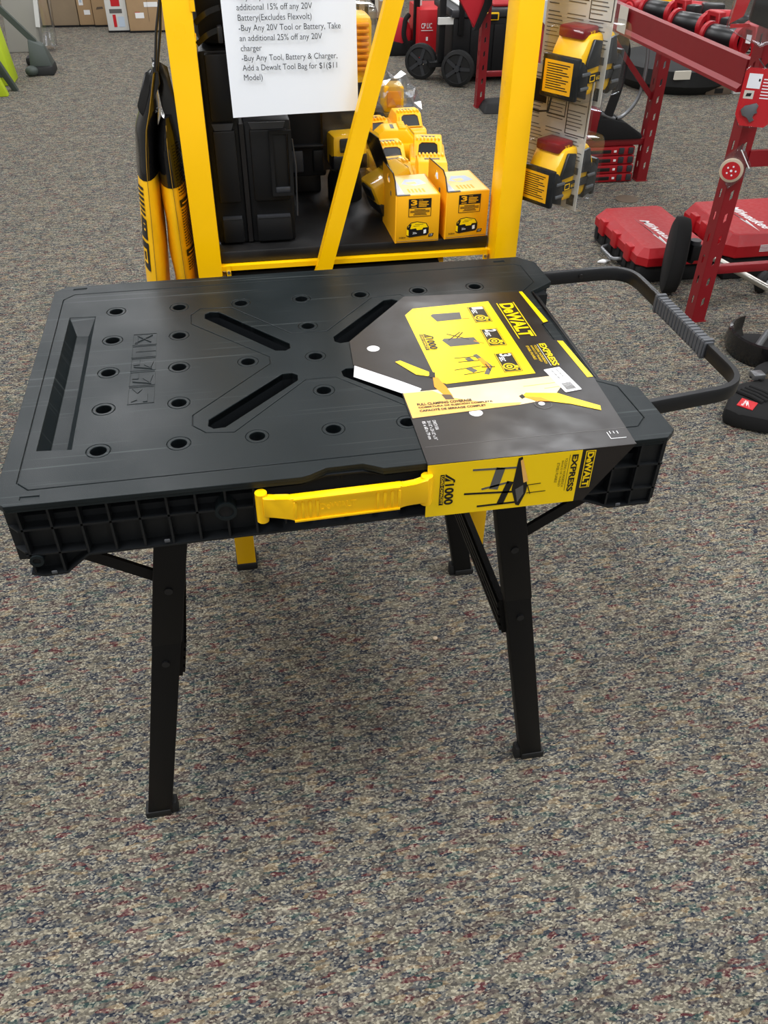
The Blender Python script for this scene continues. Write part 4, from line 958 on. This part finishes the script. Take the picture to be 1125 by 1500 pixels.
T = frame((1.40, 1.36, .93), (.16, -.05, 0), (0, 0, 1)); b = MB(); b.prism([(-.055, .04), (-.02, .06), (-.005, .135), (-.045, .14)], 0, .002, 'red_label', T); b.prism([(-.05, .03), (.01, .035), (.0, .043), (-.05, .04)], 0, .003, 'red_label', T); b.build('card', ct, 0)
b = MB(); b.prism([(-.005, .05), (.06, .03), (.11, .06), (.11, .16), (.0, .16)], -.005, .02, 'battery_black', T, bev=.006); b.build('insert', ct); b = MB(); b.prism([(-.06, .03), (.04, -.012), (.075, .0), (.12, .02), (.12, .17), (-.05, .17)], -.008, .026, 'clear_film', T, bev=.004); b.build('blister', ct)

# red carrying cases on the floor
def red_case(x0, x1, y0, y1, h, label, logo, t=None):
    t = thing('tool_case', label, 'tool case', ((x0+x1)/2, (y0+y1)/2, 0), 0, 'red tool cases on the floor'); hm = h*.52
    b = MB(); b.bx((x0+.012, y0+.012, .0), (x1-.012, y1-.012, hm), 'fabric_black', bev=.012)
    y = y0+.05
    while y < y1-.05: b.bx((x0+.004, y, .02), (x0+.02, y+.035, hm), 'fabric_black', bev=.004); y += .075
    b.build('case_base', t)
    b = MB(); c = .055
    oct0 = [(x0+c*.6, y0), (x1-c*.6, y0), (x1, y0+c*.6), (x1, y1-c*.6), (x1-c*.6, y1), (x0+c*.6, y1), (x0, y1-c*.6), (x0, y0+c*.6)]; oct1 = inset(oct0, .028)
    n = 8; vs = [(p[0], p[1], hm) for p in oct0]+[(p[0], p[1], h*.78) for p in oct0]+[(p[0], p[1], h) for p in oct1]
    fs = [list(range(8))[::-1], [16+i for i in range(8)]]+[[r*8+i, r*8+(i+1) % 8, r*8+8+(i+1) % 8, r*8+8+i] for r in (0, 1) for i in range(8)]
    b.add(vs, fs, 'red_case'); b.build('case_lid', t, 20, bevel=.004)
    for k in range(3):
        b = MB(); y = y0+.09+k*(y1-y0-.23)/2; b.bx((x0-.008, y, hm-.012), (x0+.024, y+.05, h*.9), 'red_case', bev=.005); b.build('latch', t)
    b = MB(); yc = (y0+y1)/2; b.tube(fillet([(x0+.01, yc-.07, hm*.5), (x0-.025, yc-.06, hm*.45), (x0-.025, yc+.06, hm*.45), (x0+.01, yc+.07, hm*.5)], .02, 4), .008, 'steel_dull', 8); b.build('carry_handle', t)
    b = MB(); lx, ly, L, ht = logo; T = frame((lx, ly, h+.0006), (.12, -1, 0), (1, .12, 0)); b.text('Milwaukee', T, 0, 0, L, ht, 'white_print', 0, .02, .35)
    b.prism([(-.02, -.010), (L*.62, -.020), (L*.58, -.010), (L*1.05, -.032), (L*.5, -.026), (L*.55, -.018)], 0, .0005, 'white_print', T)
    b.build('logo', t, 0); return t
r1 = red_case(1.44, 1.755, 1.765, 2.26, .135, 'red tool case with black base, behind the black round tool head', (1.565, 2.08, .30, .035))
r2 = red_case(1.79, 2.25, 1.74, 2.16, .18, 'red tool case right of the corner upright with its white lettering upright', (1.93, 2.05, .25, .045))
b = MB(); T = frame((1.92, 1.739, .115), (1, 0, 0), (0, 0, 1))
for i in range(5): b.bx((0, .026-i*.006, 0), (.05-.006*(i % 3), .029-i*.006, .0008), 'white_print', T)
b.build('side_text', r2, 0)
# round tool head on a silver pole
pole = thing('pole_tool', 'black round headed tool on a silver pole lying in front of the red case', 'tool', (1.55, 1.68, 0))
ax = V((.93, -.36, .0)).normalized(); q = V((0, 0, 1)).rotation_difference(ax).to_matrix().to_4x4(); q.translation = V((1.535, 1.685, .148)); q = q @ M.Scale(.62, 4, q.to_3x3().inverted() @ V((ax.y, -ax.x, 0)))
b = MB(); b.lathe([(0, -.03), (.125, -.03), (.145, -.022), (.147, .0), (.140, .026), (.120, .033), (.10, .022), (0, .018)], 'fabric_black', q, 40); b.build('round_head', pole)
b = MB(); b.bx((1.575, 1.64, .14), (1.615, 1.685, .20), 'case_plastic', bev=.006); b.cyl((1.59, 1.66, .20), (1.59, 1.66, .215), .02, 'case_light'); b.tube([(1.585, 1.665, .13), (1.60, 1.66, .17), (1.625, 1.65, .172)], .016, 'case_plastic'); b.build('joint', pole)
b = MB(); b.tube([(1.61, 1.655, .178), (1.90, 1.50, .045), (2.1, 1.40, -.03+.06)], .0125, 'steel', 14); b.build('tube_shaft', pole)
b = MB(); b.lathe([(0, -.02), (.03, -.02), (.042, -.008), (.042, .008), (.03, .02), (0, .02)], 'rubber', M.Translation((1.90, 1.63, .042)) @ M.Rotation(R90, 4, 'X') @ M.Rotation(.5, 4, 'Y')); b.ball((1.905, 1.605, .045), (.016, .016, .016), 'steel_dull'); tag(b.build('caster_wheel'), 'small black wheel on the carpet below the right red case', 'wheel')
# black guard and black holster at the right edge
gd = thing('tool_guard', 'black curved plastic guard lying on the carpet at the right edge', 'guard', (1.63, 1.17, 0))
b = MB(); N = 14; vs = []
for i in range(N+1):
    a = math.radians(100+i*190/N); 
    for r, z in ((.10, .006), (.125, .0), (.135, .03), (.128, .075), (.118, .078), (.118, .03)): vs.append((1.66+r*math.cos(a), 1.185+r*1.05*math.sin(a), z))
fs = [[i*6+j, i*6+(j+1) % 6, (i+1)*6+(j+1) % 6, (i+1)*6+j] for i in range(N) for j in range(6)]; b.add(vs, fs, 'foil_black'); b.prism(circ(1.66, 1.185, .118, 24), .004, .010, 'rubber'); b.build('guard_shell', gd, 40)
b = MB(); b.tube([(1.58, 1.13, .03), (1.66, 1.20, .06), (1.80, 1.30, .07)], .012, 'steel_dull'); b.build('shaft', gd)
ho = thing('tool_holster', 'black fabric pouch with a red logo patch on the carpet, right edge', 'pouch', (1.42, .83, 0))
b = MB(); hp = [(1.295, .80), (1.32, .76), (1.40, .71), (1.62, .74), (1.66, .90), (1.52, .95), (1.40, .925), (1.36, .88)]; b.prism(hp, .0, .055, 'fabric_black', bev=.016)
b.build('pouch_body', ho)
b = MB(); T = frame((1.352, .785, .0555), (.55, .50, 0), (-.55, .6, 0)); 
b.prism([(0, -.024), (.050, -.024), (.050, .024), (0, .024)], 0, .002, 'red_label', T); b.prism([(.006, -.012), (.044, .004), (.026, .004), (.044, .012), (.010, -.002), (.026, -.002)], .002, .0025, 'white_print', T); b.text('Milwaukee', T, .006, .006, .036, .008, 'white_print', .0023, .01, .3); b.build('logo_patch', ho, 0)
b = MB()
for k in range(4): b.tube([(1.375+k*.018, .875+k*.006, .058), (1.40+k*.018, .835+k*.006, .060), (1.42+k*.018, .80+k*.006, .057)], .007, 'fabric_black', 8)
b.build('webbing', ho); b = MB(); b.bx((1.46, .925, .055), (1.50, .96, .075), 'steel_dull', bev=.004); b.build('clip', ho)
b = MB(); b.sweep(fillet([(1.47, .93, .06), (1.53, 1.0, .05), (1.62, 1.06, .03), (1.72, 1.08, .02)], .05, 5), [(-.02, -.002), (.02, -.002), (.02, .002), (-.02, .002)], 'fabric_black'); b.build('belt', ho)

# backpack sprayer and organiser cases under the rack
sp = thing('backpack_sprayer', 'backpack sprayer with white tank, black straps and red power head on the low rack rail', 'sprayer', (1.72, 3.02, .2))
b = MB(); b.bx((1.54, 3.0, .33), (1.72, 3.2, .60), 'white_plastic', bev=.03); b.build('tank', sp)
b = MB(); b.bx((1.47, 2.90, .215), (1.60, 3.05, .36), 'red_plastic', bev=.015); b.bx((1.60, 2.92, .23), (1.70, 3.05, .35), 'red_paint', bev=.012)
for i in range(4): b.bx((1.51, 2.896, .30+i*.012), (1.58, 2.902, .306+i*.012), 'maroon')
b.build('power_head', sp)
b = MB(); b.prism([(1.68, .207), (1.94, .207), (1.93, .23), (1.84, .285), (1.74, .31), (1.69, .31)], -3.10, -2.92, 'fabric_black', frame((0, 0, 0), (1, 0, 0), (0, 0, 1)), bev=.01); b.build('back_pad', sp)
b = MB(); b.sweep(fillet([(1.76, 2.98, .66), (1.79, 2.96, .60), (1.775, 2.94, .45), (1.74, 2.93, .32)], .06, 6), [(-.022, -.005), (.022, -.005), (.022, .005), (-.022, .005)], 'fabric_black', (0, 1, 0)); b.bx((1.66, 3.0, .42), (1.74, 3.1, .66), 'fabric_black', bev=.02); b.build('shoulder_strap', sp)
b = MB(); b.tube(fillet([(1.90, 3.0, .66), (1.915, 2.97, .52), (1.89, 2.95, .37), (1.80, 2.94, .29), (1.70, 2.93, .33)], .09, 7), .009, 'steel_dull'); b.build('hose', sp)
b = MB(); b.tube([(1.725, 2.96, .64), (1.69, 2.94, .26)], .004, 'steel'); b.build('wand', sp)
org = None
for k in range(4):
    z = .003+k*.043
    if org is None:
        org = thing('organizer_case', 'x', 'organizer case', (1.77, 2.99, z), 0, 'red organizer cases stacked under the low rail')
        b = MB(); b.bx((-.17, -.06, 0), (.155, .24, .040), 'red_plastic', bev=.005); b.build('case_body', org, local=True)
        b = MB(); b.bx((-.09, -.064, .012), (.03, -.058, .028), 'ink', bev=.002); b.build('window', org, local=True)
        for xx in (.07, .12):
            b = MB(); b.bx((xx, -.066, .006), (xx+.028, -.055, .036), 'case_light', bev=.004); b.build('latch', org, local=True)
        b = MB(); b.bx((.045, -.0625, .015), (.058, -.0605, .025), 'white_print'); b.build('label_dot', org, 0, local=True); cur = org
    else: cur = dup(org, (1.77-.004*k, 2.99, z))
    cur['label'] = 'flat red organizer case under the sprayer, '+('bottom', 'second from the bottom', 'third from the bottom', 'topmost')[k]+' of the stack'
# floor goods seen under the far beam
tb_ = thing('black_tub', 'black round rubber tub on the carpet under the far part of the red beam', 'tub', (3.05, 4.75, 0)); b = MB(); b.lathe([(0, 0), (.34, 0), (.40, .06), (.40, .15), (.36, .17), (0, .15)], 'rubber', M.Translation((3.05, 4.85, 0))); b.build('tub_body', tb_); b = MB(); b.bx((2.86, 4.46, .11), (2.97, 4.475, .16), 'card_print'); b.build('tag', tb_, 0)
for i, (x, m, lab) in enumerate(((3.42, 'carton_white', 'white carton beside the black tub, under the red beam'), (3.62, 'carton_white', 'white carton furthest right under the red beam'), (3.22, 'brown', 'small brown carton in front of the black tub'))):
    t = thing('floor_carton', lab, 'carton', (x, 4.6, 0)); b = MB(); b.bx((x-.09, 4.50, 0), (x+.09, 4.8, .13 if i < 2 else .06), m, bev=.003); b.build('carton_body', t); b = MB(); b.prism([(-.05, .04), (.0, .10), (.06, .05), (.02, .03)] if i < 2 else [(-.03, .01), (.03, .01), (.03, .04), (-.03, .04)], 0, .001, 'red_label' if i == 1 else 'ink', frame((x, 4.499, 0), (1, 0, 0), (0, 0, 1))); b.build('print', t, 0)
# far carton wall of red packs behind the rack
for i, (x, y, h, lab) in enumerate(((2.14, 4.95, .5, 'red and white carton standing beyond the far upright, left one'), (2.44, 4.95, .42, 'red and white carton standing beyond the far upright, right one'))):
    t = thing('display_carton', lab, 'carton', (x, y, .0)); b = MB(); b.bx((x-.12, y, 0), (x+.12, y+.3, h), 'carton_white', bev=.004); b.build('carton_body', t); b = MB(); b.prism([(-.12, .0), (.02, .0), (.08, h*.6), (-.12, h*.8)], 0, .001, 'red_label', frame((x, y-.001, 0), (1, 0, 0), (0, 0, 1))); b.build('print', t, 0)

# ================================================================== things beyond the stand
wb = thing('rolling_tool_box', 'black wheeled tool box with red topped lid, beyond the far red upright', 'tool box', (1.75, 5.2, 0))
b = MB(); b.bx((1.50, 5.02, .04), (2.15, 5.50, .40), CP, bev=.015)
for xx in (1.62, 1.78, 1.94): b.bx((xx, 5.008, .06), (xx+.08, 5.03, .36), CP, bev=.006)
b.build('box_body', wb)
b = MB(); b.bx((1.48, 5.0, .40), (2.17, 5.52, .45), 'case_light', bev=.012); b.bx((1.78, 5.06, .452), (2.10, 5.4, .47), 'red_plastic', bev=.006); b.bx((1.55, 5.05, .452), (1.75, 5.4, .462), 'white_plastic', bev=.004); b.build('lid', wb)
b = MB(); b.bx((1.66, 4.988, .385), (1.80, 5.006, .43), 'yellow', bev=.004); b.bx((1.67, 4.984, .392), (1.79, 4.99, .422), CP, bev=.002); b.build('latch', wb)
for cx_, cyy in ((1.53, 4.955), (1.33, 5.20)):
    b = MB(); q = M.Translation((cx_, cyy, .112)) @ M.Rotation(-.5, 4, 'Z') @ M.Rotation(R90, 4, 'X')
    b.lathe([(.03, -.03), (.09, -.028), (.11, -.022), (.112, 0), (.11, .022), (.09, .028), (.085, .018), (.03, .02)], 'rubber', q, 32)
    for k in range(5): b.box((.055, 0, .018), (.07, .022, .012), 'case_light', q @ M.Rotation(k*1.257, 4, 'Z'))
    b.lathe([(0, .034), (.018, .034), (.022, .02), (.022, -.03), (0, -.03)], 'case_light', q, 14); b.build('wheel', wb)
b = MB(); b.bx((1.36, 5.06, .10), (1.50, 5.3, .13), CP); b.cyl((1.33, 5.20, .112), (1.55, 4.99, .112), .012, 'steel_dull'); b.build('axle', wb)
b = MB(); b.bx((1.415, 5.05, .13), (1.455, 5.09, .62), CP, bev=.004); b.bx((1.53, 4.99, .3), (1.565, 5.02, .62), CP, bev=.004); b.bx((1.40, 5.03, .36), (1.60, 5.05, .40), 'white_plastic'); b.build('pull_handle', wb)
rc = thing('red_carton', 'red carton with white lettering beyond the rolling tool box', 'carton', (1.55, 5.85, 0)); b = MB(); b.bx((1.43, 5.72, 0), (1.75, 6.1, .34), 'red_label', bev=.004); b.build('carton_body', rc)
b = MB(); T = frame((1.428, 5.72, 0), (0, -1, 0), (0, 0, 1)); T = frame((1.43, 5.718, 0), (1, 0, 0), (0, 0, 1)); b.text('CP LIC', T, .012, .22, .08, .035, 'white_print', 0, .02); b.bx((.012, .205, -.001), (.10, .209, .001), 'white_print', T); b.bx((.05, .14, -.001), (.065, .165, .001), 'white_print', T); b.bx((.012, .04, -.001), (.09, .048, .001), 'white_print', T); b.build('print', rc, 0)
rb = thing('red_bag', 'red and black bag slumped by the black upright in the distance', 'bag', (1.36, 5.95, 0)); b = MB(); b.bx((1.24, 5.93, 0), (1.45, 6.1, .10), 'fabric_black', bev=.02); b.ball((1.345, 6.0, .12), (.09, .07, .13), 'fabric_red'); b.build('bag_body', rb); b = MB(); b.tube(fillet([(1.40, 5.93, .05), (1.35, 5.92, .14), (1.37, 5.94, .25), (1.40, 5.96, .27)], .04, 5), .018, 'fabric_black'); b.build('strap', rb)
for x, m, lab in ((1.435, 'black_paint', 'black steel upright beside the red carton in the distance'),):
    b = MB(); b.bx((x-.02, 5.84, 0), (x+.02, 5.88, .9), m); tag(b.build('shelf_upright'), lab, 'post')
b = MB(); b.bx((1.462, 5.90, 0), (1.482, 5.93, .9), 'white_plastic'); tag(b.build('white_upright'), 'thin white upright just right of the black one in the distance', 'post')
fb = thing('red_jacket', 'red fabric with black trim hanging on the far red upright', 'bag', (1.46, 4.36, .45)); b = MB()
b.prism([(-.13, .18), (.04, .20), (.075, .14), (.03, .02), (.0, -.01), (-.03, .06)], 0, .03, 'fabric_red', frame((1.45, 4.385, .46), (1, 0, 0), (0, 0, 1)), bev=.008); b.build('panel', fb); b = MB(); b.prism([(-.005, -.02), (.03, -.015), (.10, .12), (.09, .22), (.05, .22), (.055, .13)], .002, .038, 'fabric_black', frame((1.45, 4.38, .46), (1, 0, 0), (0, 0, 1)), bev=.006); b.build('trim', fb)
bb = thing('floor_tool', 'black flat based floor tool under the far red rail', 'tool', (1.72, 4.32, 0)); b = MB(); b.hexa([(1.52, 4.25, 0), (1.80, 4.22, 0), (1.82, 4.45, 0), (1.53, 4.47, 0), (1.55, 4.29, .05), (1.79, 4.26, .06), (1.80, 4.42, .06), (1.56, 4.43, .05)], 'rubber', bev=.01); b.build('base', bb); b = MB(); b.bx((1.68, 4.34, .055), (1.73, 4.39, .17), 'rubber', bev=.01); b.build('neck', bb)
# cardboard boxes along the back
boxes = [(-1.47, -1.395, 7.42, 'cardboard', 'narrow brown box at the left end of the row of cartons'), (-1.385, -1.165, 7.40, 'cardboard_dull', 'grey brown box second from the left in the row of cartons'), (-1.16, -1.04, 7.40, 'cardboard', 'brown box with white stickers, third in the row of cartons'), (-1.035, -.90, 7.38, 'cardboard', 'brown box with a hand hole, beside the white carton'), (-.905, -.735, 7.12, 'carton_white', 'white carton with red print in the row of brown boxes'), (-.73, -.40, 7.09, 'cardboard', 'widest brown box, right of the white carton')]
for i, (x0, x1, y, m, lab) in enumerate(boxes):
    t = thing('cardboard_box', lab, 'box', ((x0+x1)/2, y, 0), 0, 'cardboard boxes along the back of the aisle'); b = MB(); b.bx((x0, y, .012), (x1, y+.35, .62), m, bev=.006); b.build('box_body', t)
    b = MB(); b.bx((x0-.004, y-.004, 0), (x1+.004, y+.34, .014), 'fabric_black'); b.build('bottom_edge', t)
    T = frame((x0, y-.001, 0), (1, 0, 0), (0, 0, 1)); b = MB()
    if i == 2: b.bx((.05, .09, 0), (.10, .125, .001), 'white_print', T); b.bx((.02, .16, 0), (.055, .30, .001), 'white_print', T); b.bx((.028, .18, .001), (.047, .28, .002), 'film_blue', T)
    if i == 3: b.prism([(.03, .13), (.09, .135), (.085, .15), (.04, .148)], 0, .001, 'brown', T)
    if i == 4:
        b.bx((.05, .19, 0), (.12, .30, .001), 'red_label', T); b.bx((.03, .14, 0), (.13, .17, .001), 'ink_grey', T); b.bx((.05, .04, 0), (.075, .13, .001), 'red_label', T); b.bx((.09, .04, 0), (.14, .115, .001), 'film_blue', T)
    if i == 5: b.bx((.06, .105, 0), (.13, .145, .001), 'white_print', T); b.bx((.06, .145, 0), (.10, .15, .001), 'red_label', T); b.bx((.14, .185, 0), (.25, .22, .001), 'white_print', T); b.bx((.165, .08, 0), (.167, .5, .001), 'brown', T)
    if b.f: b.build('label_print', t, 0)
t = thing('cardboard_box', 'brown box with a pale label far behind the paper sign', 'box', (1.38, 7.2, .03)); b = MB(); b.bx((1.22, 7.2, .05), (1.60, 7.55, .6), 'cardboard', bev=.006); b.build('box_body', t); b = MB(); b.bx((1.225, 7.21, 0), (1.59, 7.5, .05), 'fabric_black'); b.build('pallet', t); b = MB(); T = frame((1.22, 7.199, 0), (1, 0, 0), (0, 0, 1)); b.bx((.06, .10, 0), (.17, .20, .001), 'card_print', T); b.bx((.09, .12, .001), (.14, .19, .002), 'ink', T); b.bx((.18, .18, 0), (.24, .21, .001), 'carton_white', T); b.build('label_print', t, 0)
b = MB(); b.bx((1.03, 6.2, 0), (1.06, 6.23, .6), 'black_paint'); b.bx((1.09, 6.1, .02), (1.115, 6.13, .6), 'black_paint'); b.tube([(1.045, 6.2, .03), (1.10, 6.1, .03)], .01, 'black_paint'); tag(b.build('hand_truck'), 'black steel frame standing far behind the right edge of the paper sign', 'cart')
# left aisle goods
ra = thing('floor_tool', 'dark grey floor sweeper with a slanting pole at the left of the aisle', 'sweeper', (-1.25, 5.72, 0))
b = MB(); b.hexa([(-1.335, 5.66, .05), (-1.185, 5.66, .05), (-1.185, 5.82, .05), (-1.335, 5.82, .05), (-1.32, 5.70, .215), (-1.225, 5.70, .175), (-1.225, 5.78, .175), (-1.32, 5.78, .215)], 'grey_plastic', bev=.01); b.build('nozzle', ra)
b = MB(); b.hexa([(-1.345, 5.63, .0), (-1.18, 5.63, .0), (-1.18, 5.84, .0), (-1.345, 5.84, .0), (-1.335, 5.64, .05), (-1.185, 5.64, .055), (-1.185, 5.83, .055), (-1.335, 5.83, .05)], 'rubber', bev=.008); b.ball((-1.325, 5.64, .03), (.045, .04, .034), 'grey_plastic'); b.build('brush_head', ra)
b = MB(); b.sweep([(-1.28, 5.74, .19), (-1.47, 5.73, .41), (-1.62, 5.72, .56)], [(-.022, -.018), (.022, -.018), (.022, .018), (-.022, .018)], 'grey_plastic'); b.build('pole', ra)
b = MB(); b.bx((-1.405, 5.93, 0), (-1.29, 6.05, .06), 'rubber', bev=.02); b.bx((-1.34, 5.95, .0), (-1.25, 6.05, .07), 'grey_plastic', bev=.015); tag(b.build('sweeper_foot'), 'second low black foot just behind the grey floor sweeper', 'sweeper')
wr = thing('wrapped_panel', 'grey panel in clear plastic wrap leaning at the left of the aisle', 'panel', (-1.42, 6.4, 0)); b = MB(); b.hexa([(-1.60, 6.42, 0), (-1.36, 6.42, 0), (-1.36, 6.55, 0), (-1.60, 6.55, 0), (-1.56, 6.5, .62), (-1.30, 6.5, .62), (-1.30, 6.6, .62), (-1.56, 6.6, .62)], 'wrap_grey', bev=.008); b.build('panel_board', wr); b = MB(); b.hexa([(-1.36, 6.41, 0.02), (-1.255, 6.41, .02), (-1.255, 6.55, .02), (-1.36, 6.55, .02), (-1.32, 6.49, .62), (-1.22, 6.49, .62), (-1.22, 6.6, .62), (-1.32, 6.6, .62)], 'clear_film', bev=.005); b.build('plastic_wrap', wr); b = MB(); b.sweep([(-1.345, 6.40, .17), (-1.30, 6.47, .62)], [(-.018, -.004), (.018, -.004), (.018, .004), (-.018, .004)], 'carton_white'); b.build('edge_strip', wr)
gb = thing('lime_carton', 'lime green carton with dark print at the left edge', 'carton', (-1.5, 5.45, 0)); b = MB(); b.hexa([(-1.66, 5.3, 0), (-1.415, 5.38, 0), (-1.415, 5.6, 0), (-1.66, 5.6, 0), (-1.70, 5.34, .40), (-1.455, 5.42, .34), (-1.455, 5.6, .34), (-1.70, 5.6, .40)], 'lime', bev=.008); b.build('carton_body', gb)
b = MB(); T = frame((-1.66, 5.2975, 0), (.245, .08, 0), (-.04, .04, .40)); b.prism([(.14, .16), (.20, .13), (.21, .22), (.16, .30)], 0, .003, 'grey_plastic', T); b.prism([(.17, .05), (.24, .06), (.23, .10), (.18, .09)], 0, .003, 'grey_plastic', T); b.build('print', gb, 0)
gl = thing('lime_stand', 'lime green folding leg with black edge in front of the lime carton', 'stand', (-1.45, 5.12, 0)); b = MB(); b.hexa([(-1.50, 5.08, 0), (-1.405, 5.08, 0), (-1.405, 5.14, 0), (-1.50, 5.14, 0), (-1.62, 5.10, .30), (-1.50, 5.10, .30), (-1.50, 5.14, .30), (-1.62, 5.14, .30)], 'lime', bev=.006); b.build('leg', gl); b = MB(); b.hexa([(-1.40, 5.22, 0), (-1.365, 5.22, 0), (-1.365, 5.27, 0), (-1.40, 5.27, 0), (-1.53, 5.2, .28), (-1.48, 5.2, .28), (-1.48, 5.25, .28), (-1.53, 5.25, .28)], 'grey_plastic', bev=.004); b.build('edge_bar', gl)
# bits on the carpet
b = MB(); b.ball((.239, .093, .004), (.006, .005, .004), 'disc_tan'); b.ball((.246, .088, .003), (.004, .006, .003), 'brown'); tag(b.build('crumb'), 'small tan crumb on the carpet under the bench', 'debris')
b = MB(); b.prism([(1.37, 1.99), (1.40, 1.98), (1.43, 1.995), (1.40, 2.01)], .002, .010, 'white_print', bev=.002); tag(b.build('paper_scrap'), 'white paper scrap by the corner of the red tool case', 'debris')
b = MB(); b.lathe([(0, .002), (.055, .002), (.05, .005), (0, .005)], 'brown', M.Translation((1.80, 2.69, 0)), 24); tag(b.build('floor_disc'), 'flat brown disc on the carpet between the rack and the red cases', 'disc')
